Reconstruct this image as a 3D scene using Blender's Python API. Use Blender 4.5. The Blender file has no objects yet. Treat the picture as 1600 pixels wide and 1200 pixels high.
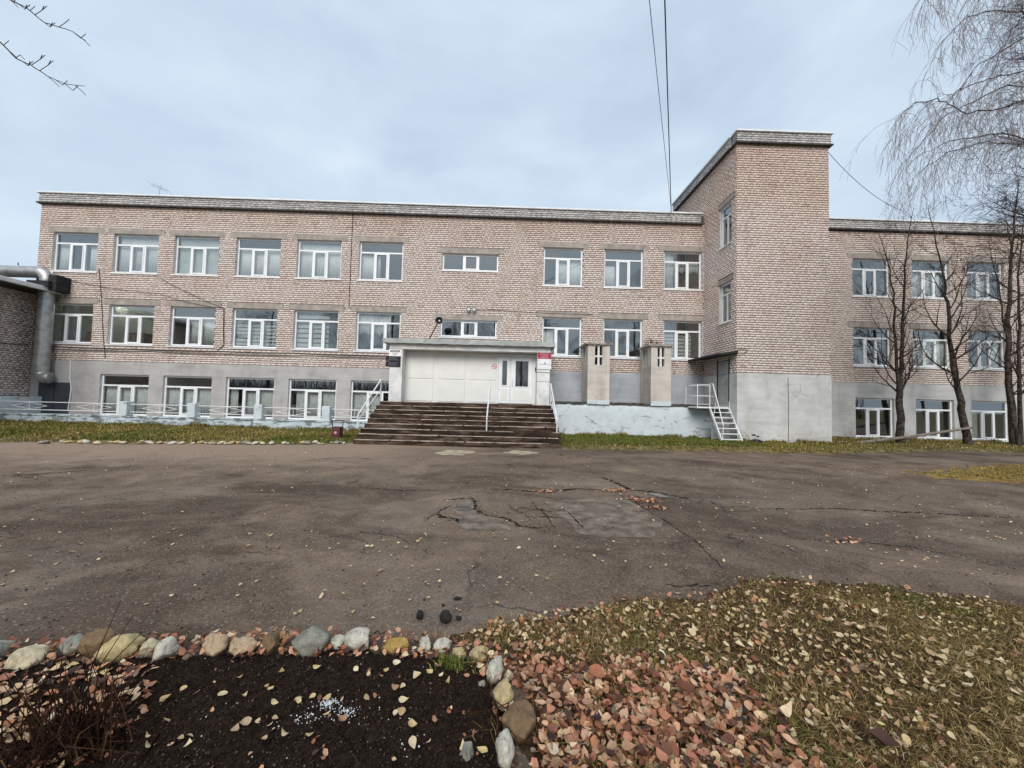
import bpy, math, random
import numpy as np
from mathutils import Vector, Matrix, noise as mnoise

random.seed(7)
RNG = np.random.default_rng(11)
scene = bpy.context.scene
col = scene.collection

# ------------------------------------------------------------------ camera
CAM_H = 1.6
yaw, pitch, roll = .0154, .04163, .0252
fw = Vector((math.sin(yaw)*math.cos(pitch), math.cos(yaw)*math.cos(pitch), math.sin(pitch)))
rt = Vector((math.cos(yaw), -math.sin(yaw), 0)); up = rt.cross(fw)
r2 = math.cos(roll)*rt + math.sin(roll)*up
u2 = -math.sin(roll)*rt + math.cos(roll)*up
cam = bpy.data.cameras.new('camera'); camo = bpy.data.objects.new('camera', cam); col.objects.link(camo)
camo.matrix_world = Matrix(((r2.x, u2.x, -fw.x, 0), (r2.y, u2.y, -fw.y, 0), (r2.z, u2.z, -fw.z, CAM_H), (0, 0, 0, 1)))
cam.sensor_width = 36; cam.sensor_fit = 'HORIZONTAL'; cam.lens = 600/1600*36
cam.clip_start = .05; cam.clip_end = 2000
scene.camera = camo

# ------------------------------------------------------------------ node helpers
def N(nt, typ, ins=None, **props):
    n = nt.nodes.new('ShaderNode'+typ)
    for k, v in props.items(): setattr(n, k, v)
    for k, v in (ins or {}).items():
        s = n.inputs[k]
        if isinstance(v, bpy.types.NodeSocket): nt.links.new(v, s)
        else: s.default_value = v
    return n
def c4(c): return (c[0], c[1], c[2], 1)
def noise(nt, vec, scale, detail=4, rough=.55, dist=0.):
    return N(nt, 'TexNoise', {'Vector': vec, 'Scale': scale, 'Detail': detail, 'Roughness': rough, 'Distortion': dist}).outputs['Fac']
def ramp(nt, fac, stops, interp='LINEAR'):
    r = N(nt, 'ValToRGB', {'Fac': fac}); e = r.color_ramp.elements; r.color_ramp.interpolation = interp
    while len(e) < len(stops): e.new(.5)
    for el, (p, c) in zip(e, stops):
        el.position = p; el.color = c4(c) if not isinstance(c, (int, float)) else (c, c, c, 1)
    return r.outputs['Color']
def mix(nt, fac, a, b, mode='MIX'):
    n = nt.nodes.new('ShaderNodeMix'); n.data_type = 'RGBA'; n.blend_type = mode
    for i, v in ((0, fac), (6, a), (7, b)):
        if isinstance(v, bpy.types.NodeSocket): nt.links.new(v, n.inputs[i])
        else: n.inputs[i].default_value = v if i == 0 else c4(v)
    return n.outputs[2]
def math_(nt, op, a, b=0., clamp=False):
    n = nt.nodes.new('ShaderNodeMath'); n.operation = op; n.use_clamp = clamp
    for i, v in enumerate((a, b)):
        if isinstance(v, bpy.types.NodeSocket): nt.links.new(v, n.inputs[i])
        else: n.inputs[i].default_value = v
    return n.outputs[0]

# ------------------------------------------------------------------ world: overcast sky
SUN_EL, SUN_AZ = math.radians(38), math.radians(188)      # azimuth: sun behind the camera, a little left
world = bpy.data.worlds.new('World'); scene.world = world; world.use_nodes = True
wn = world.node_tree; wn.nodes.clear()
sky = N(wn, 'TexSky', sky_type='NISHITA', sun_disc=False, sun_elevation=SUN_EL, sun_rotation=SUN_AZ, air_density=1.2, dust_density=3., ozone_density=1.5)
bg1 = N(wn, 'Background', {'Color': sky.outputs[0], 'Strength': .06})
wd = N(wn, 'TexCoord').outputs['Generated']
mp = N(wn, 'Mapping', {'Vector': wd, 'Scale': (1.0, 1.0, 2.2)}).outputs[0]
n1 = noise(wn, mp, 1.7, 5, .5, .6)
n2 = noise(wn, mp, 4.5, 4, .5, .3)
nn = math_(wn, 'ADD', math_(wn, 'MULTIPLY', n1, .75), math_(wn, 'MULTIPLY', n2, .25))
cl = ramp(wn, nn, [(.36, (.275, .335, .415)), (.46, (.315, .380, .455)), (.55, (.350, .420, .488)), (.66, (.405, .465, .520))])
bg2 = N(wn, 'Background', {'Color': cl, 'Strength': 1.09})
ms = N(wn, 'MixShader', {0: .88, 1: bg1.outputs[0], 2: bg2.outputs[0]})
wo = N(wn, 'OutputWorld', {'Surface': ms.outputs[0]})

# ------------------------------------------------------------------ sun (soft, overcast)
sl = bpy.data.lights.new('sun', 'SUN'); sl.energy = 1.5; sl.angle = math.radians(35); sl.color = (1., .96, .9)
so = bpy.data.objects.new('sun', sl); col.objects.link(so)
sd = Vector((math.sin(SUN_AZ)*math.cos(SUN_EL), math.cos(SUN_AZ)*math.cos(SUN_EL), math.sin(SUN_EL)))
so.rotation_euler = sd.to_track_quat('Z', 'Y').to_euler(); so.location = sd*40

vs = scene.view_settings
vs.view_transform = 'Standard'; vs.look = 'None'; vs.gamma = 1; vs.exposure = 0.9; vs.use_curve_mapping = False

# ------------------------------------------------------------------ object helpers
WL = {}
def tag(o, label=None, cat=None, group=None, kind=None):
    if label: o['label'] = label
    if cat: o['category'] = cat
    if group: o['group'] = group
    if kind: o['kind'] = kind
    return o
def attach(o, parent, loc):
    WL[o.name] = Vector(loc)
    if parent is not None:
        o.parent = parent; o.matrix_parent_inverse = Matrix.Translation(-WL[parent.name])
def thing(name, loc, label, cat, group=None):
    o = bpy.data.objects.new(name, None); col.objects.link(o); o.location = loc; o.empty_display_size = .2
    attach(o, None, loc); return tag(o, label, cat, group)
def link(name, me, parent=None, loc=(0, 0, 0)):
    o = bpy.data.objects.new(name, me); col.objects.link(o); o.location = loc; attach(o, parent, loc); return o
def npmesh(name, V, F, mat, smooth=False):
    V = np.asarray(V, dtype=np.float32); F = np.asarray(F, dtype=np.int32)
    me = bpy.data.meshes.new(name); k = F.shape[1]
    me.vertices.add(len(V)); me.vertices.foreach_set('co', V.ravel())
    me.loops.add(F.size); me.loops.foreach_set('vertex_index', F.ravel())
    me.polygons.add(len(F)); me.polygons.foreach_set('loop_start', np.arange(0, F.size, k, dtype=np.int32))
    me.polygons.foreach_set('loop_total', np.full(len(F), k, dtype=np.int32))
    if smooth: me.polygons.foreach_set('use_smooth', np.ones(len(F), dtype=bool))
    me.update(calc_edges=True); me.validate()
    if mat: me.materials.append(mat)
    return me
class MB:
    def __init__(s): s.v = []; s.f = []
    def quad(s, a, b, c, d):
        n = len(s.v); s.v += [tuple(a), tuple(b), tuple(c), tuple(d)]; s.f.append((n, n+1, n+2, n+3)); return s
    def box(s, x0, x1, y0, y1, z0, z1, bev=0.):
        if bev <= 0:
            n = len(s.v)
            s.v += [(x, y, z) for z in (z0, z1) for y in (y0, y1) for x in (x0, x1)]
            s.f += [tuple(n+i for i in q) for q in ((0, 2, 3, 1), (4, 5, 7, 6), (0, 1, 5, 4), (2, 6, 7, 3), (0, 4, 6, 2), (1, 3, 7, 5))]
            return s
        # chamfered box: 24 verts
        b = bev; n = len(s.v); lo = (x0, y0, z0); hi = (x1, y1, z1); idx = {}
        for ax in range(3):
            for sx in (0, 1):
                for sy in (0, 1):
                    for sz in (0, 1):
                        sg = (sx, sy, sz); p = []
                        for a in range(3):
                            base = hi[a] if sg[a] else lo[a]
                            if a != ax: base += -b if sg[a] else b
                            p.append(base)
                        idx[(ax, sg)] = len(s.v); s.v.append(tuple(p))
        for ax in range(3):
            o1, o2 = (ax+1) % 3, (ax+2) % 3
            for sd_ in (0, 1):
                q = []
                for a, c in ((0, 0), (1, 0), (1, 1), (0, 1)):
                    sg = [0, 0, 0]; sg[ax] = sd_; sg[o1] = a; sg[o2] = c; q.append(idx[(ax, tuple(sg))])
                s.f.append(tuple(q if sd_ else q[::-1]))
        for ax in range(3):     # edges along ax
            o1, o2 = (ax+1) % 3, (ax+2) % 3
            for a in (0, 1):
                for c in (0, 1):
                    sg = [0, 0, 0]; sg[o1] = a; sg[o2] = c
                    g0 = tuple(sg); sg[ax] = 1; g1 = tuple(sg)
                    s.f.append((idx[(o1, g0)], idx[(o1, g1)], idx[(o2, g1)], idx[(o2, g0)]))
        for sx in (0, 1):
            for sy in (0, 1):
                for sz in (0, 1):
                    g = (sx, sy, sz); s.f.append((idx[(0, g)], idx[(1, g)], idx[(2, g)]))
        return s
    def tube(s, pts, r, n=8, cap=True):
        pts = [Vector(p) for p in pts]; rs = r if isinstance(r, (list, tuple)) else [r]*len(pts)
        base = len(s.v); prev = None
        for i, p in enumerate(pts):
            d = (pts[min(i+1, len(pts)-1)]-pts[max(i-1, 0)]).normalized()
            a = prev if prev else (Vector((0, 0, 1)) if abs(d.z) < .9 else Vector((1, 0, 0)))
            x = (a - d*a.dot(d)).normalized(); y = d.cross(x); prev = x
            for k in range(n):
                t = 2*math.pi*k/n; s.v.append(tuple(p + (x*math.cos(t)+y*math.sin(t))*rs[i]))
        for i in range(len(pts)-1):
            for k in range(n):
                a = base+i*n+k; b = base+i*n+(k+1) % n
                s.f.append((a, b, b+n, a+n))
        if cap:
            s.f.append(tuple(base+k for k in range(n))[::-1]); s.f.append(tuple(base+(len(pts)-1)*n+k for k in range(n)))
        return s
    def prism(s, poly, z0, z1):
        n = len(s.v); k = len(poly)
        s.v += [(x, y, z0) for x, y in poly]+[(x, y, z1) for x, y in poly]
        s.f.append(tuple(range(n+k-1, n-1, -1))); s.f.append(tuple(range(n+k, n+2*k)))
        for i in range(k):
            j = (i+1) % k; s.f.append((n+i, n+j, n+k+j, n+k+i))
        return s
    def ball(s, c, r, nu=12, nv=7):
        n = len(s.v)
        for j in range(nv+1):
            t = math.pi*j/nv
            for i in range(nu):
                p = 2*math.pi*i/nu; s.v.append((c[0]+r*math.sin(t)*math.cos(p), c[1]+r*math.sin(t)*math.sin(p), c[2]+r*math.cos(t)))
        for j in range(nv):
            for i in range(nu):
                s.f.append((n+j*nu+i, n+j*nu+(i+1) % nu, n+(j+1)*nu+(i+1) % nu, n+(j+1)*nu+i))
        return s
    def mesh(s, name, mat, smooth=False, org=None):
        v = s.v
        if org is not None: v = [(a-org[0], b-org[1], c-org[2]) for a, b, c in v]
        me = bpy.data.meshes.new(name); me.from_pydata(v, [], s.f); me.validate()
        if smooth: me.polygons.foreach_set('use_smooth', [True]*len(me.polygons))
        if mat: me.materials.append(mat)
        return me
    def build(s, name, mat, parent=None, smooth=False, kind=None):
        a = np.array(s.v); org = ((a[:, 0].min()+a[:, 0].max())/2, (a[:, 1].min()+a[:, 1].max())/2, a[:, 2].min())
        o = link(name, s.mesh(name, mat, smooth, org), parent, org)
        if kind: o['kind'] = kind
        return o
def smoothby(o, ang=40):
    me = o.data; me.polygons.foreach_set('use_smooth', [True]*len(me.polygons))
    try: me.set_sharp_from_angle(angle=math.radians(ang))
    except Exception: pass
    return o

# ------------------------------------------------------------------ materials
def base_mat(name, rough=.8, spec=.3, metal=0.):
    m = bpy.data.materials.new(name); m.use_nodes = True; nt = m.node_tree; b = nt.nodes['Principled BSDF']
    b.inputs['Roughness'].default_value = rough; b.inputs['Specular IOR Level'].default_value = spec; b.inputs['Metallic'].default_value = metal
    return m, nt, b
def bump(nt, b, h, strength=.3, dist=.02):
    n = N(nt, 'Bump', {'Height': h, 'Strength': strength, 'Distance': dist}); nt.links.new(n.outputs[0], b.inputs['Normal'])
def pos(nt): return N(nt, 'NewGeometry').outputs['Position']
def simple(name, c, rough=.6, spec=.3, metal=0., var=.12, scale=6., bmp=.0):
    m, nt, b = base_mat(name, rough, spec, metal); p = pos(nt)
    f = noise(nt, p, scale, 5, .6)
    d = [x*(1-var*1.6) for x in c]; l = [min(1, x*(1+var)) for x in c]
    nt.links.new(ramp(nt, f, [(.3, d), (.7, l)]), b.inputs['Base Color'])
    if bmp: bump(nt, b, noise(nt, p, scale*8, 4), bmp)
    return m
def flat(name, c, rough=.6, spec=.3, metal=0.):
    m, nt, b = base_mat(name, rough, spec, metal); b.inputs['Base Color'].default_value = c4(c); return m
def emit(name, c, s):
    m = bpy.data.materials.new(name); m.use_nodes = True; b = m.node_tree.nodes['Principled BSDF']
    b.inputs['Emission Color'].default_value = c4(c); b.inputs['Emission Strength'].default_value = s; return m

def brick_mat(name, pal, stain, crown=.45):
    m, nt, b = base_mat(name, .9, .15); p = pos(nt)
    rnd = N(nt, 'NewGeometry').outputs['Random Per Island']
    c = ramp(nt, rnd, pal)
    big = noise(nt, p, .55, 4, .6, .4)
    c = mix(nt, ramp(nt, big, [(.47, 0.), (.74, .6)]), c, stain, 'MULTIPLY')
    fine = noise(nt, p, 38, 4, .65)
    c = mix(nt, .45, c, ramp(nt, fine, [(.3, (.76, .73, .71)), (.7, (1, 1, 1))]), 'MULTIPLY')
    stp = N(nt, 'Mapping', {'Vector': p, 'Scale': (2.6, 2.6, .22)}).outputs[0]
    st = noise(nt, stp, 1., 5, .6)
    c = mix(nt, ramp(nt, st, [(.55, 0.), (.74, .45)]), c, (.66, .58, .54), 'MULTIPLY')
    z = N(nt, 'SeparateXYZ', {0: p}).outputs[2]
    zz = math_(nt, 'ADD', z, math_(nt, 'MULTIPLY', noise(nt, p, .9, 4), 1.6))
    top = N(nt, 'MapRange', {'Value': zz, 'From Min': 10.1, 'From Max': 11.5}).outputs[0]     # rain-soaked rust-brown courses below the parapet
    c = mix(nt, math_(nt, 'MULTIPLY', top, crown), c, (.78, .64, .53), 'MULTIPLY')
    nt.links.new(c, b.inputs['Base Color']); bump(nt, b, fine, .5, .006)
    return m
PAL = [(0, (.55, .43, .37)), (.05, (.68, .57, .515)), (.3, (.735, .63, .575)), (.65, (.755, .66, .605)), (.88, (.74, .625, .55)), (.97, (.79, .70, .65)), (1, (.62, .48, .38))]
PALG = [(0, (.40, .385, .375)), (.5, (.54, .52, .505)), (1, (.64, .615, .59))]
PALA = [(0, (.50, .41, .36)), (.3, (.66, .57, .51)), (.7, (.73, .65, .59)), (1, (.76, .67, .58))]
M_brick = brick_mat('brick', PAL, (.84, .74, .69))
M_brickg = brick_mat('weathered_brick', PALG, (.80, .79, .79), 0.)
M_bricka = brick_mat('annex_brick', PALA, (.80, .75, .72), 0.)
M_mortar = simple('mortar', (.145, .113, .099), .95, .1, var=.2, scale=3)

def plaster(name, c, dirt, rough=.85, damp=True, amt=.6):
    m, nt, b = base_mat(name, rough, .2); p = pos(nt)
    n_ = noise(nt, p, 1.3, 6, .62, .5); f = noise(nt, p, 14, 5, .6)
    cc = ramp(nt, n_, [(.32, [x*.84 for x in c]), (.5, c), (.7, [min(1, x*1.1) for x in c])])
    tb = noise(nt, N(nt, 'Mapping', {'Vector': p, 'Scale': (.5, .5, 3.2)}).outputs[0], 1.6, 7, .65, .4)
    cc = mix(nt, .6, cc, ramp(nt, tb, [(.3, (.80, .79, .78)), (.5, (1, 1, 1)), (.7, (1.13, 1.13, 1.13))]), 'MULTIPLY')
    hc = N(nt, 'TexVoronoi', {'Vector': N(nt, 'VectorMath', {0: p, 1: N(nt, 'VectorMath', {0: N(nt, 'TexNoise', {'Vector': p, 'Scale': 2.2, 'Detail': 5.}).outputs['Color'], 'Scale': .7}, operation='SCALE').outputs[0]}, operation='ADD').outputs[0], 'Scale': .5}, feature='DISTANCE_TO_EDGE').outputs['Distance']
    cc = mix(nt, math_(nt, 'MULTIPLY', ramp(nt, hc, [(0., 1.), (.008, 0.)]), ramp(nt, noise(nt, p, .7, 3), [(.5, 0.), (.62, .6)])), cc, (.16, .15, .14))
    stp = N(nt, 'Mapping', {'Vector': p, 'Scale': (1.6, 1.6, .18)}).outputs[0]
    st = noise(nt, stp, 1.2, 6, .6)
    cc = mix(nt, math_(nt, 'MULTIPLY', ramp(nt, st, [(.48, 0.), (.75, 1.)]), amt), cc, dirt, 'MULTIPLY')
    if damp:
        z = N(nt, 'SeparateXYZ', {0: p}).outputs[2]
        zz = math_(nt, 'ADD', z, math_(nt, 'MULTIPLY', math_(nt, 'SUBTRACT', n_, .5), 1.6))
        d = N(nt, 'MapRange', {'Value': zz, 'From Min': .45, 'From Max': -.05}).outputs[0]
        cc = mix(nt, math_(nt, 'MULTIPLY', d, .55), cc, (.55, .50, .42), 'MULTIPLY')
    nt.links.new(cc, b.inputs['Base Color']); bump(nt, b, mix(nt, .5, f, n_), .25, .02)
    return m
M_plaster = plaster('grey_render', (.42, .405, .395), (.74, .72, .70))
M_plaster2 = plaster('pale_grey_render', (.56, .555, .54), (.80, .76, .70), amt=.5)
M_plaster3 = plaster('grey_wing_render', (.45, .45, .445), (.66, .66, .60))
M_bluegrey = plaster('blue_grey_paint', (.37, .395, .43), (.85, .85, .86), .7, False, .4)
def peeling(name, paint, under, thr=.565):
    m, nt, b = base_mat(name, .75, .25); p = pos(nt)
    mpv = N(nt, 'Mapping', {'Vector': p, 'Scale': (1., 1., 2.2)}).outputs[0]
    z = N(nt, 'SeparateXYZ', {0: p}).outputs[2]
    n_ = noise(nt, mpv, 2.2, 7, .62, .7)
    f = noise(nt, p, 18, 4)
    msk = ramp(nt, n_, [(thr, 0.), (thr+.03, 1.)])
    cc = ramp(nt, noise(nt, p, 3.5, 5), [(.3, [x*.86 for x in paint]), (.7, paint)])
    u = ramp(nt, f, [(.3, [x*.6 for x in under]), (.7, under)])
    c = mix(nt, msk, cc, u)
    d = N(nt, 'MapRange', {'Value': math_(nt, 'ADD', z, math_(nt, 'MULTIPLY', n_, .35)), 'From Min': .32, 'From Max': .12}).outputs[0]
    c = mix(nt, math_(nt, 'MULTIPLY', d, .7), c, (.45, .44, .40), 'MULTIPLY')
    nt.links.new(c, b.inputs['Base Color']); bump(nt, b, math_(nt, 'SUBTRACT', f, msk), .5, .01)
    return m
M_peel = peeling('peeling_light_blue_paint', (.52, .60, .635), (.27, .28, .29), .505)
M_peel2 = peeling('peeling_pale_blue_paint', (.60, .66, .69), (.44, .45, .45), .59)
M_pvc = simple('white_plastic', (.80, .81, .82), .35, .45, var=.05, scale=3)
M_white = simple('white_paint', (.74, .74, .73), .5, .4, var=.08, scale=5)
M_dirtywhite = simple('dirty_white_wall_paint', (.70, .70, .68), .7, .25, var=.14, scale=2.5, bmp=.3)
M_panel = simple('cream_door_panel', (.74, .735, .70), .5, .35, var=.04, scale=1.5)
M_reveal = simple('reveal_plaster', (.56, .54, .52), .85, .2, var=.15, scale=4)
M_lintel = simple('concrete_lintel', (.36, .315, .28), .9, .15, var=.18, scale=3.5, bmp=.3)
M_conc = plaster('shaft_concrete', (.56, .515, .465), (.64, .60, .55), .9, False, .7)
M_metal = simple('galvanised_metal', (.42, .42, .41), .42, .5, .75, .2, 4)
M_flash = simple('roof_flashing', (.74, .75, .75), .55, .4, .0, .10, 2)
M_mortarg = simple('grey_mortar', (.27, .26, .25), .95, .1, var=.2, scale=3)
M_ledge = simple('dark_ledge', (.09, .08, .075), .9, .1, var=.3, scale=5)
M_room = flat('room_wall', (.44, .45, .42), .9)
M_roof = flat('roof_felt', (.08, .08, .08), .95)
M_dark = simple('dark_felt', (.035, .035, .037), .9, .15, var=.3, scale=6)
M_navy = simple('navy_metal_door', (.045, .05, .065), .55, .4, var=.15, scale=3)
M_greydoor = simple('grey_metal_door', (.36, .36, .36), .5, .4, var=.1, scale=3)
M_blackmetal = simple('black_metal', (.02, .02, .022), .5, .4, var=.2, scale=8)
M_maroon = simple('maroon_paint', (.12, .04, .045), .55, .4, var=.2, scale=8)
M_cable = flat('black_cable', (.02, .02, .02), .7)
M_cableg = flat('grey_cable', (.12, .115, .11), .8)
M_rubber = simple('tyre_rubber', (.03, .03, .03), .85, .2, var=.3, scale=10, bmp=.4)
M_wood = simple('weathered_wood', (.26, .18, .13), .85, .2, var=.25, scale=9, bmp=.4)
M_pole = simple('grey_timber', (.22, .19, .16), .9, .15, var=.25, scale=6, bmp=.3)
M_brickred = flat('red_sign', (.36, .03, .07), .4)
M_black = flat('black_sign', (.012, .012, .016), .25, .5)
M_signw = flat('white_sign', (.82, .81, .80), .35)
M_pink = flat('sign_print_pink', (.58, .28, .32), .5)
M_greyp = flat('sign_print_grey', (.20, .21, .22), .5)
M_ink = flat('sign_ink', (.02, .02, .025), .5)
M_redink = flat('red_ink', (.6, .04, .03), .5)
M_curtain = simple('net_curtain', (.78, .78, .76), .9, .1, var=.08, scale=3)
M_curtain2 = simple('cream_blind', (.60, .61, .57), .9, .1, var=.1, scale=3)
M_tube = emit('lit_tube', (.95, 1, .90), 22.)
M_furn = flat('dark_furniture', (.05, .04, .035), .7)
M_lamp = flat('lamp_lens', (.75, .76, .74), .25, .6)

def schlick(nt):
    g = N(nt, 'NewGeometry'); d = N(nt, 'VectorMath', {0: g.outputs['Normal'], 1: g.outputs['Incoming']}, operation='DOT_PRODUCT').outputs['Value']
    k = math_(nt, 'POWER', math_(nt, 'SUBTRACT', 1., math_(nt, 'ABSOLUTE', d), True), 5.)
    return math_(nt, 'ADD', math_(nt, 'MULTIPLY', k, .96), .04)
def glass_mat():
    m = bpy.data.materials.new('window_glass'); m.use_nodes = True; nt = m.node_tree; nt.nodes.clear()
    fr = schlick(nt)
    wav = noise(nt, pos(nt), .7, 2, .5)
    bp = N(nt, 'Bump', {'Height': wav, 'Strength': .05, 'Distance': .02})
    gl = N(nt, 'BsdfGlossy', {'Color': (.95, .98, 1, 1), 'Roughness': .01, 'Normal': bp.outputs[0]})
    tr = N(nt, 'BsdfTransparent', {'Color': (.87, .89, .885, 1)})
    f = math_(nt, 'ADD', math_(nt, 'MULTIPLY', fr, 1.1), .11, True)
    x = N(nt, 'MixShader', {0: f, 1: tr.outputs[0], 2: gl.outputs[0]})
    N(nt, 'OutputMaterial', {'Surface': x.outputs[0]}); return m
M_glass = glass_mat()

def step_mat():
    m, nt, b = base_mat('worn_wet_concrete', .85, .12); p = pos(nt)
    mpv = N(nt, 'Mapping', {'Vector': p, 'Scale': (.55, 1.6, 2.5)}).outputs[0]
    n_ = noise(nt, mpv, 2.2, 7, .65, .6); f = noise(nt, p, 24, 5, .65)
    c = ramp(nt, n_, [(.34, (.020, .0125, .009)), (.48, (.042, .026, .019)), (.58, (.11, .072, .053)), (.70, (.20, .155, .125)), (.76, (.34, .29, .24))])
    c = mix(nt, .6, c, ramp(nt, f, [(.3, (.5, .46, .44)), (.7, (1, 1, 1))]), 'MULTIPLY')
    nt.links.new(c, b.inputs['Base Color']); bump(nt, b, mix(nt, .5, f, n_), .6, .02); return m
M_step = step_mat()
M_wornpatch = simple('worn_step_patch', (.27, .20, .155), .85, .2, var=.5, scale=6)
M_nosing = simple('worn_step_edge', (.42, .35, .285), .8, .2, var=.5, scale=3.)

def asphalt_mat():
    m, nt, b = base_mat('old_asphalt', .9, .08); p = pos(nt)
    big = noise(nt, p, .35, 8, .68, 1.2); mid = noise(nt, p, 1.6, 7, .66, .6)
    fine = noise(nt, p, 45, 5, .75); grit = N(nt, 'TexVoronoi', {'Vector': p, 'Scale': 95.}).outputs['Color']
    c = ramp(nt, big, [(.30, (.110, .078, .057)), (.42, (.150, .110, .084)), (.50, (.188, .140, .107)), (.58, (.178, .140, .113)), (.70, (.27, .20, .148))])
    c = mix(nt, .85, c, ramp(nt, mid, [(.25, (.55, .53, .52)), (.45, (.88, .87, .86)), (.58, (1.05, 1.03, 1.0)), (.74, (1.5, 1.42, 1.32))]), 'MULTIPLY')
    c = mix(nt, .75, c, ramp(nt, fine, [(.34, (.45, .44, .43)), (.52, (1, 1, 1)), (.72, (1.75, 1.65, 1.55))]), 'MULTIPLY')
    dn = noise(nt, N(nt, 'Mapping', {'Vector': p, 'Location': (3.3, 7.1, 0), 'Scale': (.7, 1.2, 1)}).outputs[0], .55, 7, .66, .9)
    c = mix(nt, ramp(nt, dn, [(.48, 0.), (.58, .8)]), c, (.56, .54, .54), 'MULTIPLY')
    du = noise(nt, N(nt, 'Mapping', {'Vector': p, 'Location': (9.3, 1.1, 0), 'Scale': (.5, 1.1, 1)}).outputs[0], .7, 7, .66, .7)
    c = mix(nt, ramp(nt, du, [(.54, 0.), (.68, .6)]), c, (.235, .185, .145))
    cell = N(nt, 'SeparateColor', {0: N(nt, 'TexVoronoi', {'Vector': N(nt, 'VectorMath', {0: p, 1: N(nt, 'VectorMath', {0: N(nt, 'TexNoise', {'Vector': p, 'Scale': 2.5, 'Detail': 6.}).outputs['Color'], 'Scale': .5}, operation='SCALE').outputs[0]}, operation='ADD').outputs[0], 'Scale': .42}).outputs['Color']}).outputs[0]
    c = mix(nt, .8, c, ramp(nt, cell, [(0., (.80, .79, .78)), (.5, (1, 1, 1)), (1., (1.16, 1.14, 1.12))]), 'MULTIPLY')
    g = N(nt, 'SeparateColor', {0: grit}).outputs[0]
    c = mix(nt, ramp(nt, g, [(.93, 0.), (.97, .55)]), c, (.34, .31, .28))
    # hairline crack net with its own shape
    wv = N(nt, 'VectorMath', {0: p, 1: N(nt, 'VectorMath', {0: N(nt, 'TexNoise', {'Vector': p, 'Scale': 1.3, 'Detail': 5.}).outputs['Color'], 'Scale': .9}, operation='SCALE').outputs[0]}, operation='ADD').outputs[0]
    e = N(nt, 'TexVoronoi', {'Vector': wv, 'Scale': .55}, feature='DISTANCE_TO_EDGE').outputs['Distance']
    ck = ramp(nt, e, [(.0, 1.), (.010, 0.)])
    ckm = math_(nt, 'MULTIPLY', ck, ramp(nt, noise(nt, p, .5, 3), [(.45, 0.), (.6, .85)]))
    c = mix(nt, ckm, c, (.025, .021, .019))
    # sandy brown film washed over the far left edge of the yard
    x = N(nt, 'SeparateXYZ', {0: p}); yy = x.outputs[1]; xx = x.outputs[0]
    s1 = N(nt, 'MapRange', {'Value': math_(nt, 'ADD', yy, math_(nt, 'MULTIPLY', math_(nt, 'SUBTRACT', mid, .5), 5.)), 'From Min': 7.2, 'From Max': 10.2}).outputs[0]
    s2 = N(nt, 'MapRange', {'Value': math_(nt, 'ADD', xx, math_(nt, 'MULTIPLY', big, 4.)), 'From Min': 2., 'From Max': -2.5}).outputs[0]
    c = mix(nt, math_(nt, 'MULTIPLY', math_(nt, 'MULTIPLY', s1, s2), .85), c, (.30, .222, .165))
    nt.links.new(c, b.inputs['Base Color'])
    rg = ramp(nt, big, [(.3, .72), (.7, .95)]); nt.links.new(rg, b.inputs['Roughness'])
    bump(nt, b, mix(nt, .25, fine, mid), .55, .012)
    return m
M_asphalt = asphalt_mat()
M_patch = simple('asphalt_repair', (.205, .163, .132), .95, .03, var=.35, scale=5, bmp=.6)
M_pale = simple('bare_concrete_patch', (.42, .35, .25), .85, .2, var=.3, scale=5, bmp=.4)
M_crack = flat('crack_shadow', (.024, .019, .016), .95, .05)
M_puddle = flat('shallow_water', (.10, .095, .09), .06, .6)
M_soil = simple('dark_soil', (.028, .0165, .011), .95, .15, var=.5, scale=25, bmp=.8)
M_earth = simple('lawn_earth', (.085, .05, .026), .95, .1, var=.45, scale=14, bmp=.8)
M_grasse = simple('far_grass_earth', (.15, .12, .055), .95, .1, var=.5, scale=3.5, bmp=.8)
M_moss = simple('ochre_moss', (.27, .175, .055), .95, .1, var=.4, scale=3, bmp=.8)
M_chunk = simple('broken_asphalt', (.035, .032, .032), .9, .2, var=.3, scale=20, bmp=.6)

def isl_mat(name, stops, rough=.85, spec=.2, trans=0., objrand=False):
    m, nt, b = base_mat(name, rough, spec)
    r = N(nt, 'NewGeometry').outputs['Random Per Island']
    if objrand: r = math_(nt, 'FRACT', math_(nt, 'ADD', r, N(nt, 'ObjectInfo').outputs['Random']))
    c = ramp(nt, r, stops)
    c = mix(nt, .5, c, ramp(nt, noise(nt, pos(nt), 60, 4), [(.3, (.66, .58, .52)), (.6, (1, 1, 1))]), 'MULTIPLY')
    nt.links.new(c, b.inputs['Base Color']); return m
LEAF_Y = [(0, (.40, .26, .13)), (.2, (.60, .44, .22)), (.45, (.70, .57, .34)), (.65, (.52, .35, .20)), (.8, (.74, .63, .42)), (.92, (.34, .19, .11)), (1, (.70, .57, .24))]
LEAF_R = [(0, (.035, .022, .018)), (.10, (.09, .038, .024)), (.20, (.24, .085, .045)), (.32, (.46, .19, .095)), (.42, (.64, .36, .20)), (.50, (.14, .055, .034)), (.60, (.55, .24, .15)), (.70, (.80, .60, .38)), (.78, (.30, .12, .065)), (.88, (.70, .42, .26)), (.95, (.08, .055, .046)), (1, (.84, .70, .50))]
M_leafy = isl_mat('pale_yellow_leaves', LEAF_Y, .6, .3, objrand=True)
M_leafr = isl_mat('russet_leaves', LEAF_R, .6, .3, objrand=True)
M_grass = isl_mat('dry_olive_grass', [(0, (.06, .038, .014)), (.35, (.17, .108, .036)), (.6, (.30, .20, .066)), (.78, (.46, .32, .125)), (.92, (.62, .47, .23)), (1, (.14, .15, .025))])
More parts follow.
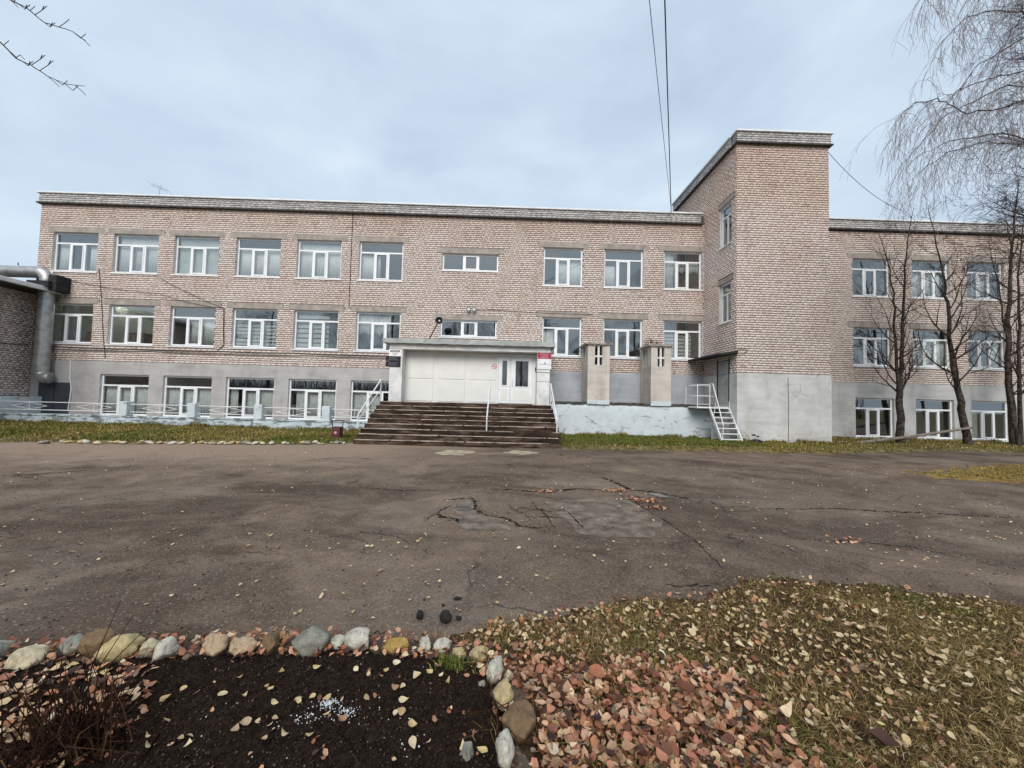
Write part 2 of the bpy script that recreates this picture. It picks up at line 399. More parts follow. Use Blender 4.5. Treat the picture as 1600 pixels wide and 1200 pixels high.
M_grassg = isl_mat('green_grass', [(0, (.05, .065, .012)), (.4, (.095, .125, .022)), (.7, (.15, .175, .035)), (.88, (.25, .21, .06)), (1, (.19, .20, .05))])
M_grasso = isl_mat('autumn_grass', [(0, (.08, .07, .018)), (.35, (.165, .155, .036)), (.7, (.29, .215, .065)), (.9, (.46, .33, .12)), (1, (.18, .20, .03))])
M_crumb = isl_mat('soil_crumbs', [(0, (.014, .008, .006)), (.5, (.030, .018, .012)), (.85, (.050, .032, .022)), (.96, (.08, .056, .04)), (1, (.18, .14, .10))], .95, .1)
M_chips = isl_mat('asphalt_chips', [(0, (.035, .03, .027)), (.45, (.10, .08, .066)), (.8, (.18, .145, .12)), (.95, (.32, .27, .22)), (1, (.45, .40, .34))], .95, .1)
M_white_crumb = flat('lime_crumbs', (.75, .76, .76), .8)
M_dry = isl_mat('dry_stems', [(0, (.015, .007, .005)), (.5, (.035, .014, .009)), (.9, (.07, .034, .018)), (1, (.14, .075, .035))], .9, .1)
def bark(name, c, var=.35, scale=14):
    return simple(name, c, .92, .12, var=var, scale=scale, bmp=.6)
M_bark = bark('dark_bark', (.070, .056, .046), .6, 9); M_twig = flat('twig', (.065, .050, .043), .9, .1)
M_twigb = flat('birch_twig', (.29, .245, .25), .9, .1)
M_birch = bark('birch_bark', (.40, .38, .36), .7, 5)

def stone_mat(name, c):
    m, nt, b = base_mat(name, .85, .2); p = N(nt, 'TexCoord').outputs['Object']
    n_ = noise(nt, p, 14, 6, .65, .4); f = noise(nt, p, 70, 4, .7)
    cc = ramp(nt, n_, [(.3, [x*.4 for x in c]), (.45, [x*.85 for x in c]), (.6, [min(.8, x*1.08) for x in c]), (.75, [min(.8, x*1.35) for x in c])])
    wz = N(nt, 'SeparateXYZ', {0: pos(nt)}).outputs[2]
    mud = N(nt, 'MapRange', {'Value': math_(nt, 'ADD', wz, math_(nt, 'MULTIPLY', math_(nt, 'SUBTRACT', n_, .5), .12)), 'From Min': .05, 'From Max': .015}).outputs[0]
    cc = mix(nt, math_(nt, 'MULTIPLY', mud, .8), cc, (.06, .042, .03))
    cc = mix(nt, ramp(nt, noise(nt, p, 5., 5, .6, .8), [(.54, 0.), (.70, .4)]), cc, (.24, .18, .11))
    cc = mix(nt, .5, cc, ramp(nt, f, [(.3, (.5, .48, .46)), (.65, (1.1, 1.1, 1.1))]), 'MULTIPLY')
    nt.links.new(cc, b.inputs['Base Color']); bump(nt, b, mix(nt, .6, f, n_), .8, .015); return m

# ------------------------------------------------------------------ ground
def sd_poly(px, py, poly):
    """signed distance (+ inside) of arrays px,py to a polygon"""
    d = np.full(px.shape, 1e9); ins = np.zeros(px.shape, bool); n = len(poly)
    for i in range(n):
        ax, ay = poly[i]; bx, by = poly[(i+1) % n]; ex, ey = bx-ax, by-ay
        t = np.clip(((px-ax)*ex+(py-ay)*ey)/(ex*ex+ey*ey+1e-12), 0, 1)
        d = np.minimum(d, np.hypot(px-ax-t*ex, py-ay-t*ey))
        cnd = ((ay > py) != (by > py)) & (px < (bx-ax)*(py-ay)/((by-ay) if by != ay else 1e-9)+ax)
        ins ^= cnd
    return np.where(ins, d, -d)
_k = RNG.normal(size=(28, 2)); _k /= np.linalg.norm(_k, axis=1)[:, None]; _ph = RNG.uniform(0, 6.28, 28)
def wob(x, y, scale, octs=4, off=0):
    """cheap smooth noise, about -1..1"""
    s = np.zeros(np.shape(x)); a = 1.; tot = 0; f = scale
    for o in range(octs):
        for j in range(3):
            i = (o*5+j*3+off) % 28; s += a*np.sin((x*_k[i, 0]+y*_k[i, 1])*f*(1+.23*j)+_ph[i]+1.7*np.sin((x*_k[(i+7) % 28, 0]+y*_k[(i+7) % 28, 1])*f*.6)); tot += a*.75
        a *= .5; f *= 2.03
    return s/tot
def ground_z(x, y):
    return .012*wob(x, y, .9, 3)+.004*wob(x, y, 5., 2, 4)
def grid_sheet(name, x0, x1, y0, y1, st, zf, mat, poly=None, kind='structure', margin=.0, parent=None):
    xs = np.arange(x0, x1+st/2, st); ys = np.arange(y0, y1+st/2, st); nx, ny = len(xs), len(ys)
    X, Y = np.meshgrid(xs, ys); X = X.ravel(); Y = Y.ravel(); Z = zf(X, Y)
    i, j = np.meshgrid(np.arange(nx-1), np.arange(ny-1)); a = (j*nx+i).ravel()
    F = np.stack([a, a+1, a+nx+1, a+nx], 1)
    if poly is not None:
        sdv = sd_poly(X, Y, poly)+margin; keep = (sdv[F] > -st*1.5).any(1); F = F[keep]
        used = np.unique(F); mp_ = np.full(len(X), -1); mp_[used] = np.arange(len(used)); F = mp_[F]; X, Y, Z = X[used], Y[used], Z[used]
    me = npmesh(name, np.stack([X, Y, Z], 1), F, mat, True)
    o = link(name, me, parent)
    if kind: o['kind'] = kind
    return o
me = npmesh('ground', [(-400, -400, -.08), (400, -400, -.08), (400, 400, -.08), (-400, 400, -.08)], [(0, 1, 2, 3)], M_grasse)
tag(link('ground', me), 'rough grassy ground around the school yard', 'ground', kind='structure')
yard = grid_sheet('asphalt_yard', -30, 36, -14, 19, .15, ground_z, M_asphalt)
tag(yard, 'cracked old brown grey asphalt yard in front of the school', 'asphalt')

def ribbon(pts, w, z=.006):
    P = []
    for (ax, ay), (bx, by) in zip(pts, pts[1:]):
        n = max(2, int(math.hypot(bx-ax, by-ay)/.045))
        for k in range(n):
            t = k/n; P.append((ax+(bx-ax)*t+random.uniform(-.018, .018), ay+(by-ay)*t+random.uniform(-.026, .026)))
    P.append(pts[-1]); V = []; F = []
    for i, (x, y) in enumerate(P):
        a = P[max(i-1, 0)]; b_ = P[min(i+1, len(P)-1)]; dx, dy = b_[0]-a[0], b_[1]-a[1]; l = math.hypot(dx, dy)+1e-9
        t = i/(len(P)-1); ww = w*(.25+.75*math.sin(math.pi*min(1, max(0, t*.94+.03)))**.6)*random.choice((.12, .35, .6, .8, 1., 1.2, 1.7))/2
        zz = float(ground_z(np.array(x), np.array(y)))+z
        V += [(x-dy/l*ww, y+dx/l*ww, zz), (x+dy/l*ww, y-dx/l*ww, zz)]
        if i: F.append((2*i-2, 2*i-1, 2*i+1, 2*i))
    return V, F
cracks = {
 'A': ([(-0.26, 6.9), (0.15, 6.89), (0.54, 6.78), (0.95, 6.91), (1.39, 7.1), (1.8, 7.09), (1.98, 6.96)], 0.06),
 'B': ([(2.1, 8.29), (2.24, 7.79), (2.35, 7.14), (2.62, 7.06), (2.88, 6.85), (3.14, 6.56)], 0.075),
 'C': ([(-0.96, 6.1), (-0.72, 6.2), (-0.47, 6.22), (-0.4, 5.62), (-0.22, 5.36), (0.04, 5.26), (0.22, 4.95), (0.4, 4.87), (0.54, 4.88)], 0.05),
 'D': ([(-1.01, 5.14), (-0.88, 5.58), (-0.77, 5.86)], 0.03), 'E': ([(0.46, 6.1), (0.50, 5.8), (0.60, 5.44), (0.62, 5.1), (0.68, 4.91)], .018),
 'F': ([(0.04, 6.0), (0.12, 5.7), (0.30, 5.48), (0.36, 5.2), (0.47, 5.02)], .010),
 'G': ([(3.45, 6.04), (3.82, 6.14), (3.94, 6.0), (4.55, 6.01), (5.23, 6.1), (5.93, 5.97), (6.55, 5.98), (7.22, 5.86), (8.3, 5.75)], 0.03),
 'H': ([(-4.97, 9.26), (-4.48, 9.82), (-3.76, 10.04), (-3.07, 9.93)], 0.028), 'I': ([(-2.9, 6.65), (-2.43, 6.84), (-1.94, 6.7), (-0.96, 6.78)], 0.016),
 'J': ([(-9.5, 6.9), (-8.58, 7.29), (-8.18, 7.79), (-7.78, 8.36)], 0.035), 'K': ([(0.9, 5.78), (0.98, 5.18), (1.02, 4.93), (0.87, 4.8)], 0.02),
 'L': ([(2.0, 6.9), (2.14, 6.05), (2.22, 5.26), (2.25, 4.45), (2.16, 3.78)], 0.014), 'M': ([(3.58, 4.73), (3.98, 4.64), (4.45, 4.57), (4.76, 4.42), (4.94, 4.25), (5.16, 3.98)], 0.016),
 'N': ([(1.44, 3.41), (1.67, 3.42), (1.86, 3.45)], 0.018), 'O': ([(-.55, 5.0), (-.62, 5.2), (-.8, 5.25), (-.9, 5.4)], 0.06), 'P': ([(.1, 5.7), (.35, 5.75), (.7, 5.6), (.95, 5.65)], .015),
 'Q': ([(.3, 5.3), (.6, 5.35), (.95, 5.2)], .015), 'R': ([(-2.2, 4.3), (-1.6, 4.6), (-1.2, 4.5), (-.7, 4.0)], 0.008), 'S': ([(-3.4, 3.4), (-2.8, 3.9), (-2.3, 4.0)], 0.008)}
for k, (pts, w) in cracks.items():
    V, F = ribbon(pts, w); link('crack', npmesh('crack', V, F, M_crack), yard)
def chips():
    P = []
    for k, (pts, w) in cracks.items():
        for (ax, ay), (bx, by) in zip(pts, pts[1:]):
            n = int(math.hypot(bx-ax, by-ay)*(90 if w > .04 else 35)); t = RNG.uniform(0, 1, n)
            P.append(np.stack([ax+(bx-ax)*t+RNG.normal(0, .06, n), ay+(by-ay)*t+RNG.normal(0, .07, n)], 1))
    n = 7000; P.append(np.stack([RNG.uniform(-9, 9, n), 2.4+RNG.uniform(0, 1, n)**1.5*9, ], 1))
    return np.concatenate(P)
def poly_sheet(name, poly, z, mat, parent=None, kind=None, rag=.06):
    P = []
    for (ax, ay), (bx, by) in zip(poly, poly[1:]+poly[:1]):
        n = max(2, int(math.hypot(bx-ax, by-ay)/.12))
        for k in range(n): P.append((ax+(bx-ax)*k/n+random.uniform(-rag, rag), ay+(by-ay)*k/n+random.uniform(-rag, rag)))
    cx = sum(p[0] for p in P)/len(P); cy = sum(p[1] for p in P)/len(P); m_ = MB()
    gz = lambda x, y: float(ground_z(np.array(x), np.array(y)))+z
    rings = [0.34, .67, 1.]; m_.v = [(cx, cy, gz(cx, cy))]; n = len(P)
    for r in rings:
        m_.v += [(cx+(x-cx)*r, cy+(y-cy)*r, gz(cx+(x-cx)*r, cy+(y-cy)*r)) for x, y in P]
    for i in range(n): m_.f.append((0, 1+i, 1+(i+1) % n))
    for q in range(2):
        for i in range(n):
            a = 1+q*n+i; b_ = 1+q*n+(i+1) % n; m_.f.append((a, a+n, b_+n, b_))
    o = link(name, m_.mesh(name, mat, True), parent)
    if kind: o['kind'] = kind
    return o
poly_sheet('asphalt_patch', [(0.65, 6.12), (2.05, 6.6), (2.2, 5.27), (1.78, 4.59), (1.18, 4.6), (0.93, 4.69)], .004, M_patch, yard, rag=.025)
poly_sheet('asphalt_patch', [(-0.44, 6.11), (-0.69, 5.9), (-0.67, 5.08), (-0.39, 4.77), (0.12, 4.8), (0.04, 5.2), (-0.31, 5.35)], .004, M_patch, yard, rag=.04)
poly_sheet('concrete_patch', [(-2.05, 11.28), (-1.75, 12.04), (-1.05, 12.01), (-0.83, 11.62), (-1.22, 10.95), (-1.75, 10.9)], .005, M_pale, yard)
poly_sheet('concrete_patch', [(-0.04, 11.61), (0.24, 12.2), (0.85, 12.15), (1.06, 11.79), (0.51, 11.35)], .005, M_pale, yard)
tag(poly_sheet('puddle', [(-0.7, 5.76), (-0.51, 6.06), (-0.45, 5.62), (-0.65, 5.55)], .009, M_puddle, rag=.02), 'small puddle of rain water in the broken asphalt hollow', 'puddle', kind='structure')
tag(poly_sheet('puddle', [(2.56, 6.91), (2.78, 6.89), (2.86, 6.62), (2.68, 6.62)], .009, M_puddle, rag=.02), 'thin puddle beside the curved crack in the yard', 'puddle', kind='structure')
polyMoss = [(10.2, 9.8), (13.37, 11.13), (17.5, 12.2), (24, 12.5), (24, 9), (13, 7.9), (10.5, 8.7)]
def zmoss(X, Y):
    s_ = sd_poly(X, Y, polyMoss)+.55*wob(X, Y, 1.9, 4, 3)-.2; k = np.clip(s_/.6, -1, 1)
    return ground_z(X, Y)+.010*k+.010*wob(X, Y, 11, 3, 6)
tag(grid_sheet('moss_patch', 9.4, 24.4, 7.2, 13, .05, zmoss, M_moss, polyMoss, margin=.5), 'ochre mossy patch spreading over the asphalt', 'moss')

# ------------------------------------------------------------------ brickwork
F_Y = 18.83
def frame3(org, ud, nd):
    o = np.array(org, float); u = np.array(ud, float); n = np.array(nd, float)
    return lambda a, b, c: o+np.outer(a, u)+np.outer(b, n)+np.outer(c, (0, 0, 1))
COURSE = .102
def lay_bricks(T, u0, u1, z0, z1, holes, name, mat, parent, proud=.014, course=COURSE, seed=0):
    rr = random.Random(seed); R = []
    nrow = int(round((z1-z0)/course))
    for i in range(nrow):
        za = z0+i*course+.010; zb = za+course-.021; zc = (za+zb)/2
        iv = [(u0, u1)]
        for (h0, h1, k0, k1) in holes:
            if k0 < zc < k1:
                nv = []
                for a, b in iv:
                    if h1 <= a or h0 >= b: nv.append((a, b)); continue
                    if h0 > a: nv.append((a, h0))
                    if h1 < b: nv.append((h1, b))
                iv = nv
        L = .13 if i % 3 == 1 else .26
        ph = (.13 if i % 2 else 0)+rr.uniform(-.012, .012)
        if i % 3 == 1: ph = .065
        for a, b in iv:
            k = math.floor((a-ph)/L); x = ph+k*L
            while x < b-.02:
                L2 = L
                xa = max(x+.008+rr.uniform(-.003, .003), a); xb = min(x+L2-.008+rr.uniform(-.003, .003), b)
                if xb-xa > .03: R.append((xa, xb, za+rr.uniform(-.003, .003), zb+rr.uniform(-.003, .003), proud+rr.uniform(-.005, .006)))
                x += L2
    R = np.array(R); n = len(R); xa, xb, za, zb, p = R.T; o0 = np.full(n, -.004)
    V = np.stack([T(xa, o0, za), T(xb, o0, za), T(xb, o0, zb), T(xa, o0, zb), T(xa, p, za), T(xb, p, za), T(xb, p, zb), T(xa, p, zb)], 1).reshape(-1, 3)
    q = np.array([(4, 5, 6, 7), (0, 1, 5, 4), (1, 2, 6, 5), (2, 3, 7, 6), (3, 0, 4, 7)])
    Fc = (np.arange(n)[:, None, None]*8+q[None]).reshape(-1, 4)
    o = link(name, npmesh(name, V, Fc, mat), parent); o['kind'] = 'stuff'; return o
def wall_sheet(T, u0, u1, z0, z1, holes, name, mat, parent, n=0.):
    us = sorted({u0, u1, *[h for q in holes for h in q[:2] if u0 < h < u1]}); zs = sorted({z0, z1, *[h for q in holes for h in q[2:] if z0 < h < z1]})
    V = []; Fc = []
    for a, b in zip(us, us[1:]):
        for c, d in zip(zs, zs[1:]):
            mu, mz = (a+b)/2, (c+d)/2
            if any(h[0] < mu < h[1] and h[2] < mz < h[3] for h in holes): continue
            k = len(V); V += [T([a], [n], [c])[0], T([b], [n], [c])[0], T([b], [n], [d])[0], T([a], [n], [d])[0]]; Fc.append((k, k+1, k+2, k+3))
    return link(name, npmesh(name, V, Fc, mat), parent)
def slab_wall(T, u0, u1, z0, z1, holes, name, mat, parent, n0, n1):
    """a thin slab of render with openings: face, hole edges, top edge"""
    us = sorted({u0, u1, *[min(max(h, u0), u1) for q in holes for h in q[:2]]}); zs = sorted({z0, z1, *[min(max(h, z0), z1) for q in holes for h in q[2:]]})
    V = []; Fc = []
    def qd(*p):
        k = len(V); V.extend(T([a], [b], [c])[0] for a, b, c in p); Fc.append((k, k+1, k+2, k+3))
    for a, b in zip(us, us[1:]):
        for c, d in zip(zs, zs[1:]):
            mu, mz = (a+b)/2, (c+d)/2
            if any(h[0] < mu < h[1] and h[2] < mz < h[3] for h in holes): continue
            qd((a, n1, c), (b, n1, c), (b, n1, d), (a, n1, d))
    for h in holes:
        a, b, c, d = max(h[0], u0), min(h[1], u1), max(h[2], z0), min(h[3], z1)
        if b <= a or d <= c: continue
        qd((a, n0, c), (a, n1, c), (a, n1, d), (a, n0, d)); qd((b, n0, c), (b, n1, c), (b, n1, d), (b, n0, d))
        qd((a, n0, d), (b, n0, d), (b, n1, d), (a, n1, d)); qd((a, n0, c), (b, n0, c), (b, n1, c), (a, n1, c))
    qd((u0, n0, z1), (u1, n0, z1), (u1, n1, z1), (u0, n1, z1)); qd((u0, n0, z0), (u0, n1, z0), (u0, n1, z1), (u0, n0, z1)); qd((u1, n0, z0), (u1, n1, z0), (u1, n1, z1), (u1, n0, z1))
    return link(name, npmesh(name, V, Fc, mat), parent)

school = thing('school_building', (-5, F_Y, 0), 'long three storey pale brick school with a taller stair tower and grey rendered base', 'building')
TF = frame3((0, F_Y, 0), (1, 0, 0), (0, -1, 0))
XT0, XT1, YT = 9.76, 13.74, 16.05
TTs = frame3((XT0, 0, 0), (0, 1, 0), (-1, 0, 0))
TTf = frame3((0, YT, 0), (1, 0, 0), (0, -1, 0))
TTr = frame3((XT1, 0, 0), (0, 1, 0), (1, 0, 0))

# window openings: (x0, x1, z0, z1, kind)
wins = []
cor = {0: .08, 1: 0, 2: -.06, 3: -.06, 4: -.085, 5: -.05, 8: .06, 9: .10, 10: .10}
ZR3, ZR2, ZG = (7.34, 9.26), (3.83, 5.75), (.39, 2.36)
for row, (za, zb) in ((3, ZR3), (2, ZR2)):
    for k in (0, 1, 2, 3, 4, 5, 8, 9, 10):
        x = -22.33+3*k+cor[k]
        if k < 6: a, b = x-.05, x+2.12
        else: a, b = x-.02, x+1.94
        if k == 10: b = 9.66
        wins.append((a, b, za, zb, 'A', row, k))
for row, za, zb in ((3, 7.96, 8.81), (2, 4.64, 5.48)): wins.append((-3.32, -.54, za, zb, 'C', row, 7))
for k in range(5): wins.append((-19.56+3*k, -19.56+3*k+2.32, ZG[0], ZG[1], 'A', 0, k))
rx = [17.33, 20.37, 23.19, 26.2, 29.2]
for r_, x in enumerate(rx):
    for row, (za, zb) in ((3, ZR3), (2, ZR2), (0, (.28, 2.22))):
        wins.append((x-.02+(.05 if row == 0 else 0), x+1.92+(.05 if row == 0 else 0), za-.07, zb-.07, 'A', row, 20+r_))
mainw = [w for w in wins if w[6] < 20]; wingw = [w for w in wins if w[6] >= 20]
tw = [(16.47, 17.40, 8.84, 10.70), (16.52, 17.43, 5.34, 7.12)]
doorT = (16.62, 17.52, 1.58, 3.60)
def lint(w): return (w[0]-.27, w[1]+(.27 if w[6] != 10 else .1), w[3], w[3]+.28)
def hol(ws): return [w[:4] for w in ws]
bm = hol(mainw)+[lint(w) for w in mainw if w[5] != 0]
wall_sheet(TF, -22.97, XT0, -.1, 11.1, hol(mainw), 'wall', M_mortar, school)
wall_sheet(TF, XT1-.02, 33, -.1, 11.1, hol(wingw), 'wall', M_mortar, school)
lay_bricks(TF, -22.97, XT0, 2.98, 10.63, bm, 'brickwork', M_brick, school, seed=1)
lay_bricks(TF, XT1, 33, 2.90, 10.60, hol(wingw)+[lint(w) for w in wingw if w[5] != 0], 'brickwork', M_brick, school, seed=2)
slab_wall(TF, -22.97, -4.6, -.1, 2.975, hol(mainw), 'render_base', M_plaster, school, 0, .03)
slab_wall(TF, 1.6, XT0, .6, 3.05, [], 'painted_base', M_bluegrey, school, 0, .03)
slab_wall(TF, XT1, 33, .20, 2.90, hol(wingw), 'render_base', M_plaster3, school, 0, .035)
slab_wall(TF, XT1, 33, -.12, .195, [], 'damp_plinth', M_ledge, school, 0, .012)
# left gable wall of the main block
TL = frame3((-22.97, 0, 0), (0, 1, 0), (-1, 0, 0))
wall_sheet(TL, F_Y, 31, -.1, 11.1, [], 'wall', M_mortar, school)
lay_bricks(TL, F_Y, 31, 2.98, 10.63, [], 'brickwork', M_brick, school, seed=3)
# tower
wall_sheet(TTs, YT, 22.3, -.1, 13.3, tw+[doorT], 'wall', M_mortar, school)
wall_sheet(TTf, XT0, XT1, -.1, 13.3, [], 'wall', M_mortar, school)
wall_sheet(TTr, YT, 22.3, -.1, 13.3, [], 'wall', M_mortar, school)
lt = [(a-.2, b+.1, d, d+.22) for a, b, c, d in tw]
lay_bricks(TTs, YT+.0, 22.3, 3.0, 12.95, tw+lt+[doorT], 'brickwork', M_brick, school, seed=4)
lay_bricks(TTf, XT0-.012, XT1+.012, 3.0, 12.95, [], 'brickwork', M_brick, school, seed=5)
lay_bricks(TTr, YT, 22.3, 3.0, 12.95, [], 'brickwork', M_brick, school, seed=6)
slab_wall(TTf, XT0-.03, XT1+.03, -.1, 2.99, [], 'render_base', M_plaster2, school, 0, .035)
slab_wall(TTs, YT, F_Y, -.1, 2.99, [doorT], 'render_base', M_plaster2, school, 0, .03)
slab_wall(TTr, YT, F_Y, -.1, 2.99, [], 'render_base', M_plaster2, school, 0, .03)
for a, b, c, d in tw:
    MB().box(XT0-.022, XT0+.2, a-.2, b+.1, d+.002, d+.218).build('lintel', M_lintel, school)
# parapets: set-forward grey brick band on a dark ledge, metal flashing on top
def parapet_front(x0, x1, y, z, seed, ends=True):
    MB().box(x0-.12, x1+.12, y-.16, y+.3, z, z+.065).build('ledge', M_ledge, school)
    MB().box(x0-.06, x1+.06, y-.085, y+.28, z+.067, z+.50).build('parapet', M_mortarg, school)
    lay_bricks(frame3((0, y-.085, 0), (1, 0, 0), (0, -1, 0)), x0-.06, x1+.06, z+.075, z+.48, [], 'parapet_brickwork', M_brickg, school, seed=seed)
    MB().box(x0-.13, x1+.13, y-.17, y+.4, z+.502, z+.585, .012).build('flashing', M_flash, school)
parapet_front(-22.97, XT0-.25, F_Y, 10.62, 11)
parapet_front(XT1+.25, 33, F_Y, 10.60, 12)
parapet_front(XT0, XT1, YT, 12.93, 13)
def parapet_side(x, sgn, y0, y1, z, seed):
    a, b = sorted((x+sgn*.16, x-sgn*.3)); MB().box(a, b, y0, y1, z+.001, z+.064).build('ledge', M_ledge, school)
    a, b = sorted((x+sgn*.085, x-sgn*.28)); MB().box(a, b, y0, y1, z+.068, z+.499).build('parapet', M_mortarg, school)
    lay_bricks(frame3((x+sgn*.085, 0, 0), (0, 1, 0), (sgn, 0, 0)), y0, y1, z+.075, z+.48, [], 'parapet_brickwork', M_brickg, school, seed=seed)
    a, b = sorted((x+sgn*.17, x-sgn*.4)); MB().box(a, b, y0, y1, z+.503, z+.584).build('flashing', M_flash, school)
parapet_side(XT0, -1, YT+.31, 22.3, 12.93, 14); parapet_side(XT1, 1, YT+.31, 22.3, 12.93, 15)
parapet_side(-22.97, -1, F_Y+.31, 31, 10.62, 16)
# roofs, backs, rooms
MB().box(-22.9, XT0-.05, F_Y+.31, 31, 10.75, 10.95).box(XT1+.05, 33, F_Y+.31, 31, 10.74, 10.94).box(XT0+.1, XT1-.1, YT+.35, 22.2, 13.1, 13.25).build('roof', M_roof, school)
MB().box(-22.9, 33, 31, 31.2, 0, 10.95).box(XT0, XT1, 22.3, 22.5, 10.9, 13.2).build('rear_wall', M_mortar, school)
R = MB(); Y0, Y1 = F_Y+.17, F_Y+5.8
for za, zb in ((-.05, .05), (3.1, 3.35), (6.62, 6.87), (10.1, 10.3)): R.box(-22.9, XT0-.03, Y0, Y1, za, zb).box(XT1+.03, 33, Y0, Y1, za, zb)
R.box(-22.9, 33, Y1, Y1+.1, 0, 10.3)
for x in (-22.8, -16.6, -10.65, -4.55, -.15, 3.9, 16.6, 22.6, 28.6, 32.8): R.box(x, x+.1, Y0, Y1-.01, .06, 10.05)
R.box(XT0+.2, XT1-.2, 21, 21.1, 0, 13)
R.build('interior_partition', M_room, school)

# ------------------------------------------------------------------ windows
def win_mesh(w, h, kind, tr=.27):
    """white frame in local coords: x 0..w, z 0..h, outer face y=0, depth .07"""
    f = .075; m_ = MB(); y0, y1 = 0, .075
    m_.box(0, f, y0, y1, 0, h, .006).box(w-f, w, y0, y1, 0, h, .006).box(f, w-f, y0+.001, y1, 0, f, .006).box(f, w-f, y0+.001, y1, h-f, h, .006)
    panes = []; sash = []
    if kind == 'A':
        zt = h*(1-tr)
        m_.box(f, w-f, y0+.001, y1, zt-.04, zt+.04, .006); panes.append((f, w-f, zt+.04, h-f))
        xs = [f, w*.345, w*.655, w-f]
        for x in xs[1:3]: m_.box(x-.045, x+.045, y0+.001, y1, f, zt-.04, .006)
        panes += [(xs[0], xs[1]-.045, f, zt-.04), (xs[2]+.045, xs[3], f, zt-.04)]; sash.append((xs[1]+.045, xs[2]-.045, f, zt-.04))
    elif kind == 'C':
        xs = [f, w*.38, w*.64, w-f]
        for x in xs[1:3]: m_.box(x-.045, x+.045, y0+.001, y1, f, h-f, .006)
        panes += [(xs[0], xs[1]-.045, f, h-f), (xs[2]+.045, xs[3], f, h-f)]; sash.append((xs[1]+.045, xs[2]-.045, f, h-f))
    else:
        zt = h*.72; m_.box(f, w-f, y0+.001, y1, zt-.035, zt+.035, .006); panes.append((f, w-f, zt+.035, h-f))
        m_.box(w*.5-.04, w*.5+.04, y0+.001, y1, f, zt-.035, .006)
        panes += [(f, w*.5-.04, f, zt-.035), (w*.5+.04, w-f, f, zt-.035)]
    return m_, panes, sash
def xf(m_, T_):   # map local (x, y-in, z) through T (u, n, z)
    o = MB(); a = np.array(m_.v); o.v = [tuple(p) for p in T_(a[:, 0], -a[:, 1], a[:, 2])]; o.f = m_.f; return o
def wavy(x0, x1, z0, z1, y, amp, waves, scallop=0., n=60):
    m_ = MB()
    for i in range(n+1):
        t = i/n; x = x0+(x1-x0)*t; yy = y+amp*math.sin(t*waves*6.283)+amp*.5*math.sin(t*waves*2.3*6.283+1)
        zb = z0+scallop*abs(math.sin(t*3*math.pi))
        m_.v += [(x, yy, zb), (x, yy, z1), (x, yy+.004, zb), (x, yy+.004, z1)]
        if i:
            k = 4*(i-1); m_.f += [(k, k+4, k+5, k+1), (k+2, k+3, k+7, k+6), (k+1, k+5, k+7, k+3), (k, k+2, k+6, k+4)]
    return m_
def add_window(T_, a, b, c, d, kind, inset, sill=.09, curtain=None, sillw=.06, reveal=True, slab=0.):
    w, h = b-a, d-c
    Tw = lambda u, n, z: T_(np.asarray(u)+a, np.asarray(n)-inset, np.asarray(z)+c)
    m_, panes, sash = win_mesh(w, h, kind)
    fr = xf(m_, Tw).build('window', M_pvc, school)
    for s_ in sash:
        x0, x1, z0, z1 = s_; q = .055; sm = MB()
        sm.box(x0, x0+q, -.018, .05, z0, z1, .006).box(x1-q, x1, -.018, .05, z0, z1, .006).box(x0+q, x1-q, -.017, .05, z0, z0+q, .006).box(x0+q, x1-q, -.017, .05, z1-q, z1, .006)
        xf(sm, Tw).build('sash', M_pvc, fr); panes.append((x0+q, x1-q, z0+q, z1-q))
    for p in panes: xf(MB().box(p[0]-.004, p[1]+.004, .03, .042, p[2]-.004, p[3]+.004), Tw).build('pane', M_glass, fr)
    # sill: sloped metal sheet
    n0, n1 = inset+.0, sill
    sm = MB(); x0, x1 = -sillw, w+sillw
    sm.v = [(x0, inset*0, 0)]*0
    P = [(x0, .0, .012), (x1, .0, .012), (x1, -inset-n1, -.035), (x0, -inset-n1, -.035), (x0, .0, -.004), (x1, .0, -.004), (x1, -inset-n1, -.075), (x0, -inset-n1, -.075)]
    sm.v = P; sm.f = [(0, 1, 2, 3), (7, 6, 5, 4), (3, 2, 6, 7), (0, 3, 7, 4), (1, 5, 6, 2)]
    xf(sm, Tw).build('sill', M_pvc, fr)
    if reveal:
        rv = MB(); t = .02; f0 = -inset-slab
        rv.box(-.001, t, f0+.004, .16, .0, h).box(w-t, w+.001, f0+.004, .16, .0, h).box(t, w-t, f0+.004, .16, h-t, h+.001)
        # keep the frame clear: reveal lining only in front of and behind the frame, so shrink it against the opening
        rv.v = [(x if .03 < x < w-.03 else (x-.021 if x < .5 else x+.021), y, (z if z < h-.03 else z+.021)) for x, y, z in rv.v]
        xf(rv, Tw).build('reveal', M_reveal, fr)
    if curtain:
        for (x0, x1, z0, z1, st) in curtain:
            X0, X1, Z0, Z1 = .05+x0*(w-.1), .05+x1*(w-.1), .05+z0*(h-.1), .05+z1*(h-.1)
            if st == 'net': xf(wavy(X0, X1, Z0, Z1, .17, .02, 7*(x1-x0)*2), Tw).build('curtain', M_curtain, fr, True)
            elif st == 'scal': xf(wavy(X0, X1, Z0, Z1, .17, .02, 9, .12), Tw).build('curtain', M_curtain, fr, True)
            elif st == 'slat':
                nsl = 7
                for i in range(nsl):
                    zz = Z0+(Z1-Z0)*i/nsl; hh = (Z1-Z0)/nsl*.72
                    xf(MB().box(X0, X1, .16, .165, zz, zz+hh), Tw).build('blind_slat', M_curtain2, fr)
            elif st == 'roll': xf(MB().box(X0, X1, .16, .165, Z0, Z1), Tw).build('blind', M_curtain2, fr)
    return fr
